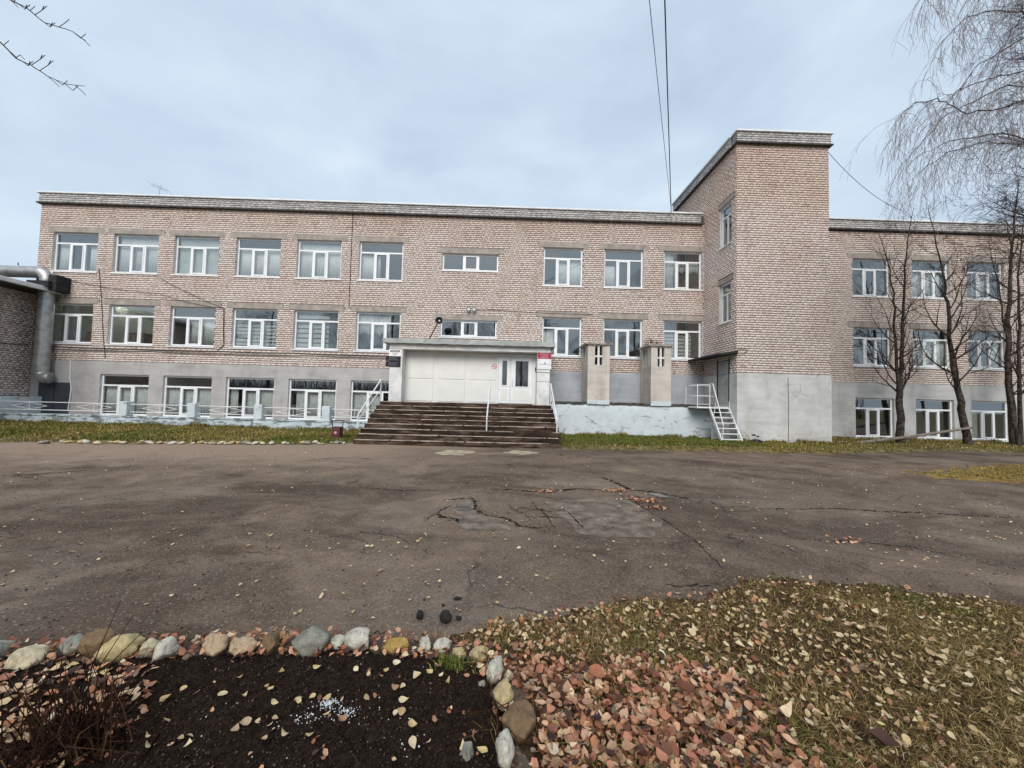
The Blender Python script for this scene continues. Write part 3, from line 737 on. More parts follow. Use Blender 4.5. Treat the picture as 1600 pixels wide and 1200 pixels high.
cur = {(3, 0): [(0, .3, 0, .75, 'net'), (.72, 1, 0, .72, 'net')], (3, 1): [(0, 1, 0, 1, 'net')], (3, 2): [(0, 1, 0, .98, 'roll')], (3, 3): [(0, 1, 0, .8, 'net')], (3, 4): [(0, 1, 0, .95, 'net')], (3, 5): [(0, .45, 0, .7, 'net')],
       (3, 8): [(.35, 1, 0, .72, 'net')], (3, 9): [(0, .3, 0, .6, 'net')], (3, 10): [(0, .3, 0, 1, 'net'), (.3, 1, .45, .8, 'scal')],
       (2, 2): [(.35, 1, 0, .75, 'net')], (2, 3): [(0, 1, .05, .75, 'slat')], (2, 4): [(0, .75, .05, .95, 'slat')], (2, 5): [(0, .75, .42, .95, 'scal')], (2, 8): [(0, .3, 0, .7, 'net')], (2, 10): [(0, .8, 0, .7, 'slat')],
       (0, 0): [(0, 1, 0, .72, 'net')], (0, 1): [(0, .3, 0, .7, 'net'), (.36, 1, 0, .7, 'net')], (0, 2): [(.34, 1, 0, .72, 'net'), (0, .18, 0, .72, 'net')], (0, 3): [(.1, .34, 0, .72, 'net'), (.36, 1, 0, .72, 'net')], (0, 4): [(0, .6, 0, .72, 'net')],
       (3, 20): None, (3, 21): [(0, .9, 0, .7, 'net')], (3, 22): [(.3, .66, 0, .72, 'net')], (2, 21): [(0, 1, 0, .72, 'net')], (2, 22): [(.7, 1, 0, .7, 'net')], (0, 22): [(0, .3, 0, .7, 'roll')]}
for (a, b, c, d, kind, row, k) in wins:
    add_window(TF, a, b, c, d, kind, .11 if row else .07, .06, cur.get((row, k)), slab=.03 if row == 0 else .0)
    if row:
        l = lint((a, b, c, d, kind, row, k)); MB().box(l[0]+.004, l[1]-.004, F_Y-.02, F_Y+.15, l[2]+.003, l[3]-.003).build('lintel', M_lintel, school)
for a, b, c, d in tw: add_window(TTs, a, b, c, d, 'T', .10, .05)
# lit ceiling tubes in the classroom behind the second window, furniture silhouettes
for i, (x, y) in enumerate(((-22.0, 22.6), (-21.0, 24.2))):
    t = thing('ceiling_lamp', (x, y, 6.45), ('lit fluorescent ceiling lamp nearer the glass in a first floor classroom', 'lit fluorescent ceiling lamp deeper inside the first floor classroom')[i], 'lamp')
    MB().box(x-.65, x+.65, y-.09, y+.09, 6.55, 6.62).build('housing', M_white, t)
    MB().tube([(x-.6, y, 6.52), (x+.6, y, 6.52)], .032, 6).build('tube', M_tube, t)
for x, lab in ((-21.0, 'dark cupboard behind the window beside the metal duct'), (-18.9, 'dark cupboard seen under the lit lamps')):
    t = thing('cupboard', (x, F_Y+1.2, 3.35), lab, 'cupboard'); MB().box(x-.5, x+.35, F_Y+1., F_Y+1.45, 3.35, 4.55, .01).build('carcass', M_furn, t)
    for s_ in (-.49, -.06): MB().box(x+s_, x+s_+.4, F_Y+.98, F_Y+1.001, 3.42, 4.5, .005).build('door', M_wood, t)
# expansion joint and facade cracks
MB().box(-7.825, -7.795, F_Y-.026, F_Y-.001, 5.9, 10.6).build('expansion_joint', M_crack, school)
MB().box(XT1+.02, XT1+.06, F_Y-.03, F_Y-.001, 6.4, 9.4).box(XT1+.02, XT1+.06, F_Y-.03, F_Y-.001, 3.0, 5.6).build('expansion_joint', M_crack, school)
# thin conduit strip down the tower base
MB().tube([(11.9, YT-.045, .05), (11.92, YT-.045, 1.6), (11.9, YT-.045, 2.85)], .012, 6).build('conduit', M_cableg, school)
# small wall vents near the ground on the tower
MB().box(10.35, 10.52, YT-.045, YT-.03, .36, .42).box(10.56, 10.66, YT-.045, YT-.03, .31, .36).build('vent_hole', M_crack, school)
# tower side door
dd = MB().box(XT0-.015, XT0+.04, doorT[0]+.02, doorT[1]-.02, doorT[2], doorT[3]-.02, .004).build('side_door', M_greydoor, school)
MB().tube([(XT0-.02, 16.78, 2.5), (XT0-.07, 16.78, 2.5), (XT0-.07, 16.78, 2.65), (XT0-.02, 16.78, 2.65)], .01, 6).build('handle', M_blackmetal, dd)
MB().box(XT0-.034, XT0+.03, doorT[1]-.02, doorT[1]+.05, doorT[2], doorT[3]+.04).box(XT0-.034, XT0+.03, doorT[0]-.05, doorT[0]+.02, doorT[2], doorT[3]+.04).build('door_frame', M_blackmetal, school)
# felt-covered canopy slab over the side door
cn = MB(); x0, x1, ya, yb = 8.95, XT0+.0, 15.98, 18.75
cn.v = [(x0, ya, 3.72), (x1, ya, 3.80), (x1, yb, 3.80), (x0, yb, 3.72), (x0, ya, 3.80), (x1, ya, 3.93), (x1, yb, 3.93), (x0, yb, 3.80)]
cn.f = [(3, 2, 1, 0), (4, 5, 6, 7), (0, 1, 5, 4), (1, 2, 6, 5), (2, 3, 7, 6), (3, 0, 4, 7)]
cn.build('door_canopy', M_dark, school)
MB().tube([(9.5, 15.97, 3.83), (9.75, 15.93, 3.8), (10.1, 15.98, 3.85), (10.16, 15.99, 3.95), (10.05, 15.99, 4.02), (9.7, 15.97, 3.97)], .014, 6).build('wire_loop', M_cable, school)
# navy metal door under the duct
nd_ = MB().box(-22.4, -20.95, F_Y-.07, F_Y+.02, .1, 1.9, .008).build('basement_door', M_navy, school)
MB().box(-21.66, -21.64, F_Y-.076, F_Y-.069, .14, 1.86).build('leaf_gap', M_crack, nd_)

# ------------------------------------------------------------------ facade cables and small fittings
def cable(name, pts, r, mat, label, sub=6, sag=0.):
    P = []
    for a, b in zip(pts, pts[1:]):
        a, b = Vector(a), Vector(b)
        for k in range(sub):
            t = k/sub; q = a.lerp(b, t); q.z -= sag*4*t*(1-t)+random.uniform(0, .006); P.append(q)
    P.append(Vector(pts[-1])); o = MB().tube(P, r, 5).build(name, mat); return tag(o, label, 'cable')
yc = F_Y-.04
cable('wall_cable', [(-22.0, yc, 3.64), (-18.3, yc, 3.60), (-13.7, yc, 3.61), (-10.6, yc, 3.62), (-5.3, yc, 3.60)], .016, M_cable, 'upper black cable run along the bricks below the first floor sills', 8, .03)
cable('wall_cable', [(-21.9, yc, 3.50), (-17.3, yc, 3.52), (-13.9, yc, 3.48), (-9.6, yc, 3.52), (-5.3, yc, 3.51)], .014, M_cableg, 'lower grey cable run along the bricks below the first floor sills', 8, .04)
cable('wall_cable', [(-13.85, yc, 5.71), (-13.80, yc-.02, 4.6), (-13.76, yc, 3.95), (-13.95, yc, 3.72), (-14.05, yc, 3.66)], .018, M_cable, 'short black cable dropping between two windows to the horizontal run')
cable('wall_cable', [(-21.7, yc, 6.95), (-17.0, yc-.05, 6.35), (-13.85, yc, 5.71)], .010, M_cable, 'thin cable slanting across bricks from the duct', 10, .1)
cable('wall_cable', [(-17.0, yc, 7.1), (-15.4, yc-.05, 6.35), (-13.85, yc, 5.73)], .010, M_cable, 'thin cable slanting down from an upper sill', 10, .03)
cable('wall_cable', [(-19.97, yc, 7.48), (-19.75, yc, 6.0), (-19.55, yc, 4.2), (-19.37, yc, 3.11)], .012, M_cable, 'black cable dropping from upper windows to the render edge')
cable('wall_cable', [(-21.0, F_Y-.05, 3.0), (-20.95, F_Y-.06, 2.1), (-20.85, F_Y-.06, 1.6), (-20.92, F_Y-.08, .6)], .02, M_signw, 'white cable hanging beside the navy metal door')

# ------------------------------------------------------------------ entrance porch
porch = thing('entrance_porch', (-1.6, 17.0, 1.42), 'white entrance porch with two piers and a flaking grey concrete canopy', 'porch')
ZL = 1.42
for a, b in ((-5.16, -4.6), (1.36, 1.93)):
    MB().box(a, b, 16.97, F_Y, ZL-.4, 3.74, .015).build('pier', M_dirtywhite, porch)
MB().box(1.355, 1.935, 16.965, 17.2, 2.84, 2.87).box(1.355, 1.935, 16.965, 17.2, 2.44, 2.455).build('joint_strip', M_greyp, porch)
def rough_box(x0, x1, y0, y1, z0, z1, amp, st=.18):
    """slab whose front edge is chipped"""
    n = int((x1-x0)/st); m_ = MB()
    for i in range(n+1):
        x = x0+(x1-x0)*i/n; a = random.uniform(-amp, amp); b_ = random.uniform(-amp, amp)
        m_.v += [(x, y0+a, z0+b_*.7), (x, y0+b_, z1+a*.5), (x, y1, z1), (x, y1, z0)]
        if i:
            k = 4*(i-1); m_.f += [(k, k+4, k+5, k+1), (k+1, k+5, k+6, k+2), (k+2, k+6, k+7, k+3), (k+3, k+7, k+4, k)]
    k = 4*n; m_.f += [(0, 1, 2, 3), (k+3, k+2, k+1, k)]; return m_
M_canopy = plaster('flaking_canopy_paint', (.40, .42, .41), (.55, .56, .54), .85, False, .8)
rough_box(-5.42, 2.12, 16.72, F_Y-.02, 3.97, 4.16, .02).build('canopy_slab', M_canopy, porch)
rough_box(-5.17, 1.94, 16.93, F_Y-.03, 3.735, 3.975, .008).build('canopy_beam', M_dirtywhite, porch)
YP = 17.55
MB().box(-4.61, 1.37, YP, YP+.08, ZL-.05, 3.74).build('backing', M_panel, porch)
def panel(x0, x1, z0, z1): return MB().box(x0, x1, YP-.022, YP+.01, z0, z1, .008).build('panel', M_panel, porch)
cols = [(-4.53, -3.33), (-3.12, -1.89), (-1.72, -.46)]
for a, b in cols: panel(a, b, ZL+.04, 2.44); panel(a, b, 2.48, 3.68)
def dooro(x0, x1, z1, gx0, gx1, gz0, handle):
    d = MB().box(x0, x1, YP-.05, YP+.01, ZL+.02, z1, .008).build('door', M_pvc, porch)
    f_ = .05
    MB().box(gx0-f_, gx1+f_, YP-.065, YP-.045, gz0-f_, gz0).box(gx0-f_, gx1+f_, YP-.065, YP-.045, z1-.17, z1-.17+f_).box(gx0-f_, gx0, YP-.065, YP-.045, gz0, z1-.17).box(gx1, gx1+f_, YP-.065, YP-.045, gz0, z1-.17).build('glazing_bead', M_pvc, d)
    MB().box(gx0-.001, gx1+.001, YP-.056, YP-.052, gz0-.001, z1-.169).build('pane', M_glassd, d)
    MB().box(x0+.12, x1-.12, YP-.058, YP-.049, ZL+.14, gz0-.16, .004).build('lower_panel', M_panel, d)
    if handle: MB().tube([(handle, YP-.05, 2.25), (handle, YP-.11, 2.25), (handle, YP-.11, 2.62), (handle, YP-.05, 2.62)], .015, 8).build('handle', M_white, d)
    return d
def glassd():
    m = bpy.data.materials.new('door_glass'); m.use_nodes = True; nt = m.node_tree; nt.nodes.clear()
    gl = N(nt, 'BsdfGlossy', {'Color': (.9, .93, .95, 1), 'Roughness': .015}); df = N(nt, 'BsdfDiffuse', {'Color': (.012, .013, .014, 1)})
    x = N(nt, 'MixShader', {0: math_(nt, 'ADD', math_(nt, 'MULTIPLY', schlick(nt), 1.5), .1, True), 1: df.outputs[0], 2: gl.outputs[0]})
    N(nt, 'OutputMaterial', {'Surface': x.outputs[0]}); return m
M_glassd = glassd()
dooro(-.36, .17, 3.56, -.19, .03, 2.27, None)
dooro(.21, 1.20, 3.56, .42, 1.0, 2.22, .28)
MB().box(-.44, -.37, YP-.06, YP, ZL, 3.66).box(1.22, 1.3, YP-.06, YP, ZL, 3.66).box(-.38, 1.22, YP-.06, YP, 3.585, 3.66).build('door_frame', M_pvc, porch)
MB().box(1.31, 1.345, YP-.09, YP, 2.95, 3.12, .006).build('door_bell', M_blackmetal, porch)

# signs on the piers
def txt(s_, size, mat, parent, x, y, z, align='CENTER'):
    cu = bpy.data.curves.new('text', 'FONT'); cu.body = s_; cu.size = size; cu.align_x = align; cu.align_y = 'CENTER'; cu.extrude = .0015; cu.resolution_u = 2
    to = bpy.data.objects.new('tmp_text', cu); col.objects.link(to)
    bpy.context.view_layer.update()
    me = bpy.data.meshes.new_from_object(to.evaluated_get(bpy.context.evaluated_depsgraph_get())); bpy.data.objects.remove(to)
    me.materials.clear(); me.materials.append(mat)
    a = np.empty(len(me.vertices)*3, np.float32); me.vertices.foreach_get('co', a); a = a.reshape(-1, 3)
    me.vertices.foreach_set('co', np.stack([a[:, 0], -a[:, 2], a[:, 1]], 1).ravel()); me.update()
    return link('lettering', me, parent, (x, y, z))
def lines(parent, x0, x1, zs, y, mat, h=.02, ragged=.25, seed=0):
    rr = random.Random(seed); m_ = MB()
    for z in zs:
        c_ = (x0+x1)/2; hw = (x1-x0)/2*(1-rr.random()*ragged); x = c_-hw
        while x < c_+hw:
            l = rr.uniform(.02, .06); m_.box(x, min(x+l, c_+hw), y-.002, y, z-h/2, z+h/2); x += l+.012
    return m_.build('print', mat, parent)
YS = 16.95
s1 = MB().box(-5.2, -4.66, YS-.006, YS+.025, 3.40, 3.72, .003).build('house_number_sign', M_signw); tag(s1, 'white house number plate with a black name band on the pier', 'sign')
MB().box(-5.14, -4.72, YS-.009, YS-.005, 3.585, 3.67).build('name_band', M_black, s1)
lines(s1, -5.10, -4.76, [3.628], YS-.0095, M_signw, .034, .02, 3)
arc = MB()
for i in range(13):
    t = math.pi*(1+i/12); x, z = -4.93+.11*math.cos(t), 3.565+.11*math.sin(t); x2, z2 = -4.93+.085*math.cos(t), 3.565+.085*math.sin(t)
    arc.v += [(x, YS-.009, z), (x2, YS-.009, z2)]
    if i: arc.f.append((2*i-2, 2*i-1, 2*i+1, 2*i))
arc.build('arc_emblem', M_greyp, s1); txt('2', .10, M_ink, s1, -4.93, YS-.009, 3.535)
for i, (za, zb) in enumerate(((3.175, 3.39), (2.93, 3.165))):
    s_ = MB().box(-5.32, -4.68, YS-.012, YS+.025, za, zb, .004).build('school_plaque', M_black); tag(s_, ('black glass plaque with faint grey lines under the house number plate', 'lower black glass plaque with faint grey lines')[i], 'sign')
    lines(s_, -5.26, -4.76, [zb-.06, zb-.11, zb-.16], YS-.0125, M_greyp, .016, .35, 5+i)
s3 = MB().box(1.375, 1.97, YS-.012, YS+.025, 3.46, 3.80, .004).build('red_plaque', M_brickred); tag(s3, 'dark red plaque with pale lines of lettering on the pier', 'sign')
lines(s3, 1.42, 1.93, [3.77, 3.72, 3.67, 3.62, 3.57, 3.52, 3.49], YS-.0125, M_pink, .026, .5, 9)
s4 = MB().box(1.37, 1.98, YS-.012, YS+.025, 3.0, 3.45, .004).build('white_plaque', M_signw); tag(s4, 'white plaque with black logo lettering below the red plaque', 'sign')
txt('ТОЧКА', .085, M_ink, s4, 1.545, YS-.0125, 3.20); txt('РОСТА', .085, M_ink, s4, 1.83, YS-.0125, 3.20)
lf = MB(); lf.v = [(1.66, YS-.014, 3.235), (1.70, YS-.014, 3.245), (1.725, YS-.014, 3.28), (1.72, YS-.014, 3.33), (1.69, YS-.014, 3.30), (1.665, YS-.014, 3.265)]; lf.f = [(0, 1, 2, 3, 4, 5)]; lf.build('leaf_emblem', M_ink, s4)
em = MB(); em.v = [(1.40, YS-.014, 3.40), (1.47, YS-.014, 3.40), (1.435, YS-.014, 3.35), (1.86, YS-.014, 3.35), (1.94, YS-.014, 3.39), (1.92, YS-.014, 3.36)]; em.f = [(0, 2, 1), (3, 5, 4)]; em.build('corner_emblem', M_greyp, s4)
lines(s4, 1.42, 1.93, [3.10, 3.07], YS-.0125, M_flash, .010, .1, 12)
ns = MB().tube([(-.56, YP-.026, 3.11), (-.56, YP-.020, 3.11)], .125, 28).build('no_smoking_sign', M_signw); tag(ns, 'round no smoking sign stuck on the cream panel', 'sign')
rg = MB()
for i in range(33):
    t = 2*math.pi*i/32; rg.v += [(-.56+.12*math.cos(t), YP-.029, 3.11+.12*math.sin(t)), (-.56+.095*math.cos(t), YP-.029, 3.11+.095*math.sin(t))]
    if i: rg.f.append((2*i-2, 2*i-1, 2*i+1, 2*i))
rg.v += [(-.65, YP-.030, 3.18), (-.635, YP-.030, 3.195), (-.47, YP-.030, 3.04), (-.485, YP-.030, 3.025)]; n_ = len(rg.v); rg.f.append((n_-4, n_-3, n_-2, n_-1))
rg.build('ban_ring', M_redink, ns)
MB().box(-.63, -.50, YP-.0285, YP-.0265, 3.09, 3.115).box(-.49, -.48, YP-.0285, YP-.0265, 3.12, 3.16).build('cigarette_mark', M_ink, ns)

# horn loudspeaker on a slanted pole, two floodlights
ls = thing('horn_loudspeaker', (-3.68, 17.6, 4.16), 'black horn loudspeaker on a slanted pole above the porch canopy', 'loudspeaker')
MB().tube([(-3.68, 17.6, 4.1), (-3.2, 17.6, 5.08)], .028, 8).build('pole', M_blackmetal, ls)
hp = MB(); c_ = Vector((-3.16, 17.62, 5.17)); prof = [(-.34, .05), (-.2, .06), (-.08, .10), (0, .185), (.02, .19), (.02, .165), (-.06, .085), (-.14, .05)]
for (dy, r) in prof:
    for k in range(20):
        t = 2*math.pi*k/20; hp.v.append((c_.x+r*math.cos(t), c_.y-dy, c_.z+r*math.sin(t)))
for j in range(len(prof)-1):
    for k in range(20): hp.f.append((j*20+k, j*20+(k+1) % 20, (j+1)*20+(k+1) % 20, (j+1)*20+k))
hp.f.append(tuple(range(20))); hp.build('horn', M_blackmetal, ls, True)
MB().ball((c_.x, c_.y+.08, c_.z), .05, 10, 6).build('driver_cone', M_lamp, ls, True)
rm = MB(); rm.tube([(c_.x+.185*math.cos(2*math.pi*k/24), c_.y-.02, c_.z+.185*math.sin(2*math.pi*k/24)) for k in range(25)], .014, 6, False); rm.build('rim', M_metal, ls, True)
for x, lab in ((-1.92, 'small round floodlight of the pair above the porch window, nearer the loudspeaker'), (-1.66, 'small round floodlight of the pair above the porch window, away from the loudspeaker')):
    t = thing('floodlight', (x, F_Y-.02, 6.0), lab, 'lamp', 'floodlights above the entrance')
    MB().tube([(x, F_Y-.03, 6.0), (x, F_Y-.12, 6.0)], .025, 8).build('bracket', M_blackmetal, t)
    MB().tube([(x, F_Y-.10, 6.0), (x, F_Y-.14, 6.0), (x, F_Y-.24, 5.97)], [.05, .095, .105], 14).build('lamp_body', M_blackmetal, t, False)
    MB().tube([(x, F_Y-.24, 5.97), (x, F_Y-.248, 5.968)], .078, 14).build('lens', M_lamp, t)
cable('wall_cable', [(-1.6, F_Y-.03, 6.0), (-.6, F_Y-.03, 6.02), (1.5, F_Y-.03, 5.94), (4.2, F_Y-.03, 5.92)], .009, M_cable, 'thin cable run along the bricks from the two floodlights')
cable('wall_cable', [(-1.95, F_Y-.03, 5.98), (-2.5, F_Y-.2, 5.6), (-3.1, F_Y-1.0, 5.3)], .007, M_cable, 'thin cable looping from the floodlights to the loudspeaker')

# ------------------------------------------------------------------ entrance steps
steps = thing('entrance_steps', (-1.6, 14.5, 0), 'wide flight of worn dark brown concrete steps up to the entrance', 'steps')
NR = 9; RISE = ZL/NR; RUN = .385; YL = 16.0
def step_mesh(x0, x1, y0, y1, z0, z1, sd_):
    rr = random.Random(sd_); n = 46; m_ = MB(); bev = .03
    for i in range(n+1):
        x = x0+(x1-x0)*i/n; a = rr.uniform(-.022, .022); c_ = rr.uniform(0, .012); ch = bev*rr.uniform(.4, 1.5)*(2.4 if rr.random() < .08 else 1)
        m_.v += [(x, y0+a*.5, z0), (x, y0+a*.3+.006, z1-ch), (x, y0+ch*.9, z1-c_), (x, y1, z1-.004), (x, y1, z0)]
        if i:
            k = 5*(i-1)
            for q in range(4): m_.f.append((k+q, k+5+q, k+6+q, k+1+q))
    m_.f += [(4, 3, 2, 1, 0), tuple(5*n+q for q in range(5))]; return m_
for i in range(NR):
    z1 = ZL-i*RISE; y0 = YL-i*RUN; y1 = F_Y-.03 if i == 0 else y0+RUN+.05
    xl = -5.22+.02*i+random.uniform(-.03, .03); xr = 1.93+.01*i-(0.12 if i > 6 else 0)+random.uniform(-.02, .02)
    st_ = step_mesh(xl, xr, y0, y1, max(z1-RISE-.12, -.06), z1, 50+i).build('step', M_step, steps)
    # bright worn nosing pieces, broken up along the edge
    rr = random.Random(80+i); x = xl+.03
    while x < xr-.1:
        l = rr.uniform(.3, 2.4); e = min(x+l, xr-.03)
        if rr.random() < (.93 if i > 1 else .6): MB().box(x, e, y0-.012, y0+.06+rr.uniform(0, .12), z1-.012-rr.uniform(0, .012), z1+.0015, .004).build('worn_nosing', M_nosing, st_)
        x = e+rr.uniform(.0, .12)
    if i < 5:
        for k in range((9, 9, 6, 4, 3)[i]):
            x = rr.uniform(xl+.2, xr-1.4); l = rr.uniform(.5, 1.5); poly_sheet('worn_patch', [(x, y0+.05), (x+l*.5, y0+.03), (x+l, y0+.08), (x+l*.9, y0+.3), (x+l*.2, y0+.28)], z1+.003-float(ground_z(np.array(x), np.array(y0))), M_wornpatch, st_, rag=.02)
def handrail(name, x, label, two=True, xin=0., topx=0.):
    t = thing(name, (x, 13.8, 0), label, 'handrail', None); r = .026
    a = Vector((x+topx, 16.05, 2.32)); b = Vector((x, 13.85, .93))
    MB().tube([a+Vector((0, .32, .0)), a, b], r, 8).build('top_rail', M_white, t)
    if two:
        a2, b2 = a+Vector((0, 0, -.42)), b+Vector((0, 0, -.2)); MB().tube([a2, b2], r*.85, 8).build('lower_rail', M_white, t)
    MB().tube([a, (a.x, a.y, ZL-.02)], r*.9, 8).build('post', M_white, t)
    MB().tube([b+Vector((0, 0, .0)), (b.x, b.y, .44)], r*.9, 8).build('post', M_white, t)
    MB().tube([b, b+Vector((0, -.02, -.08))], r*.9, 8).build('rail_end', M_white, t)
    return t
handrail('stair_handrail', -5.26, 'white handrail beside the steps next to the low blue wall', topx=.06)
handrail('stair_handrail', -.66, 'white handrail standing within the wide steps', two=False)
handrail('stair_handrail', 1.87, 'white handrail beside the steps next to the vent shafts')

# ------------------------------------------------------------------ low blue wall with posts and railing
lw = thing('low_wall', (-13, 17.05, 0), 'low light blue wall with flaking paint, square posts and white railing', 'wall')
YW = 17.05
def rough_wall(x0, x1, y0, y1, z0, ztop, amp, st=.12):
    n = int((x1-x0)/st); nz = 5; m_ = MB()
    for i in range(n+1):
        x = x0+(x1-x0)*i/n
        for j in range(nz+1):
            z = z0+(ztop-z0)*j/nz; m_.v.append((x, y0+amp*(mnoise.noise(Vector((x*2.3, z*4, 3)))+.6*mnoise.noise(Vector((x*7, z*9, 5)))), z))
        m_.v.append((x, y1, ztop))
        if i:
            k = (nz+2)*(i-1); s_ = nz+2
            for j in range(nz+1): m_.f.append((k+j, k+s_+j, k+s_+j+1, k+j+1))
    return m_
rough_wall(-22.8, -5.45, YW-.15, YW+.15, -.05, .46, .028).build('wall_body', M_peel, lw, True)
rough_box(-22.78, -5.40, YW-.19, YW+.18, .44, .50, .015).build('coping', M_peel, lw)
for x in (-16.53, -13.62, -10.75, -7.82): MB().box(x-.17, x+.17, YW-.17, YW+.17, .3, 1.12, .015).build('post', M_peel2, lw)
MB().box(-22.83, -22.2, YW+.2, F_Y-.04, -.05, 1.2, .02).build('end_pier', M_peel2, lw)
for z in (1.0, .66): MB().tube([(-22.3, YW, z), (-5.6, YW, z-.005)], .018, 6).build('rail', M_white, lw)
xp = [-22.2, -16.7, -13.79, -10.92, -7.99, -5.6]
for a, b in zip(xp, xp[1:]):
    k_ = 2 if b-a > 4 else 1
    for j in range(k_):
        c_ = a+(b-a)*(j+.5)/k_+.15
        for s_ in (-1, 1):
            MB().tube([(c_-.02*s_, YW, .83+.15), (c_+s_*.75, YW, .83)], .011, 5).build('diamond_bar', M_white, lw)
            MB().tube([(c_-.02*s_, YW, .83-.15), (c_+s_*.75, YW, .83)], .011, 5).build('diamond_bar', M_white, lw)
        MB().tube([(c_, YW, .66), (c_, YW, 1.0)], .011, 5).build('upright', M_white, lw)

# ------------------------------------------------------------------ raised terrace with vent shafts
terr = thing('terrace', (5.7, 17.5, 0), 'raised terrace with a pale blue front wall of flaking paint', 'terrace')
m_ = MB(); n = 64; zt = lambda x: 1.56-.10*max(0, (x-7.6))**2*.35
for i in range(n+1):
    x = 1.95+(9.55-1.95)*i/n
    for j in range(9):
        t = j/8; z = -.06+(zt(x)+.06)*t
        m_.v.append((x, 17.42+.10*t*t*0+.035*mnoise.noise(Vector((x*1.3, z*2, 9)))+(.05*max(0, t-.8)*5), z))
    m_.v.append((x, F_Y-.035, zt(x)+.04))
    if i:
        k = 10*(i-1)
        for j in range(9): m_.f.append((k+j, k+10+j, k+11+j, k+1+j))
m_.build('front_wall', M_peel2, terr, True)
rough_box(1.97, 9.5, 17.40, F_Y-.036, 1.50, 1.60, .03).build('terrace_slab', M_ledge, terr)
def shaft(x0, x1, label, sd_):
    t = thing('vent_shaft', ((x0+x1)/2, 17.5, 1.56), label, 'vent shaft', 'vent shafts on the terrace')
    y0, y1, z0, z1 = 17.38, F_Y-.04, 1.50, 4.22
    ox0, ox1, oz0, oz1 = x0+(x1-x0)*.32, x0+(x1-x0)*.66, 3.3, 4.17
    sw = .16
    # walls with a front opening (four pieces joined) and a hollow core
    MB().box(x0, x1, y0, y0+sw, z0, oz0).box(x0, ox0, y0, y0+sw, oz0, z1).box(ox1, x1, y0, y0+sw, oz0, z1).box(ox0, ox1, y0, y0+sw, oz1, z1).build('front_wall', M_conc, t)
    MB().box(x0, x0+sw, y0+sw, y0+.5, z0, z1).box(x0, x0+sw, y0+.5, y1-.3, z0, oz0).box(x0, x0+sw, y0+.5, y1-.3, oz1, z1).box(x0, x0+sw, y1-.3, y1, z0, z1).build('side_wall', M_conc, t)
    MB().box(x1-sw, x1, y0+sw, y1, z0, z1).build('side_wall', M_conc, t)
    MB().box(x0+sw, x1-sw, y1-.1, y1, z0, z1).box(x0+sw, x1-sw, y0+sw, y1-.1, 3.1, 3.2).build('core', M_dark, t)
    mx, mz = (ox0+ox1)/2, (oz0+oz1)/2-.04
    MB().box(mx-.045, mx+.045, y0+.03, y0+.09, oz0, oz1).box(ox0, ox1, y0+.025, y0+.085, mz-.04, mz+.04).build('cross_bar', M_dirtywhite, t)
    MB().box(x0+.04, x0+.09, y0+.78, y0+.84, oz0, oz1).build('side_bar', M_dirtywhite, t)
    rough_box(x0-.14, x1+.1, y0-.09, y1, z1, z1+.09, .03, .09).build('cap_slab', M_lintel, t)
    MB().box(x0-.01, x1+.01, y0-.02, y0, z0, z0+.2).build('base_band', M_peel2, t)
shaft(3.70, 4.70, 'concrete vent shaft with cross barred opening closer to the entrance steps', 1)
shaft(6.60, 7.52, 'concrete vent shaft with cross barred opening closer to the stair tower', 2)
# moss heaps on shaft roof: dead plants on the second cap
def blades(name, pts, h, w, lean, mat, label=None, cat=None, kind='stuff', parent=None, z0=None):
    P = np.asarray(pts, float); n = len(P)
    if z0 is None: z0 = ground_z(P[:, 0], P[:, 1])
    a = RNG.uniform(0, 6.283, n); hh = h*RNG.uniform(.45, 1.25, n)*np.clip(1+.55*wob(P[:, 0], P[:, 1], 3.1, 3, 10), .35, 1.9); ln = lean*RNG.uniform(.2, 1.3, n)*hh; ww = w*RNG.uniform(.6, 1.3, n)
    b = RNG.uniform(0, 6.283, n)
    dx, dy = np.cos(a), np.sin(a); px, py = np.cos(b)*ww/2, np.sin(b)*ww/2
    B0 = np.stack([P[:, 0]-px, P[:, 1]-py, z0-.005], 1); B1 = np.stack([P[:, 0]+px, P[:, 1]+py, z0-.005], 1)
    M0 = np.stack([P[:, 0]-px*.8+dx*ln*.4, P[:, 1]-py*.8+dy*ln*.4, z0+hh*.62], 1); M1 = np.stack([P[:, 0]+px*.8+dx*ln*.4, P[:, 1]+py*.8+dy*ln*.4, z0+hh*.62], 1)
    T_ = np.stack([P[:, 0]+dx*ln*1.3, P[:, 1]+dy*ln*1.3, z0+hh*np.clip(1.05-ln*ln/(hh*hh)*.5, .3, 1.05)], 1)
    V = np.stack([B0, B1, M1, M0, T_], 1).reshape(-1, 3); k = np.arange(n)[:, None]*5
    Fc = np.concatenate([k+np.array([[0, 1, 2]]), k+np.array([[0, 2, 3]]), k+np.array([[3, 2, 4]])])
    o = link(name, npmesh(name, V, Fc, mat), parent); return tag(o, label, cat, kind=kind)
pp = np.stack([RNG.uniform(6.7, 7.5, 60), RNG.uniform(17.9, 18.7, 60)], 1)
blades('dead_weeds', pp, .5, .02, .5, M_dry, 'dry brown weeds growing on a vent shaft roof', 'weeds', z0=np.full(60, 4.3))

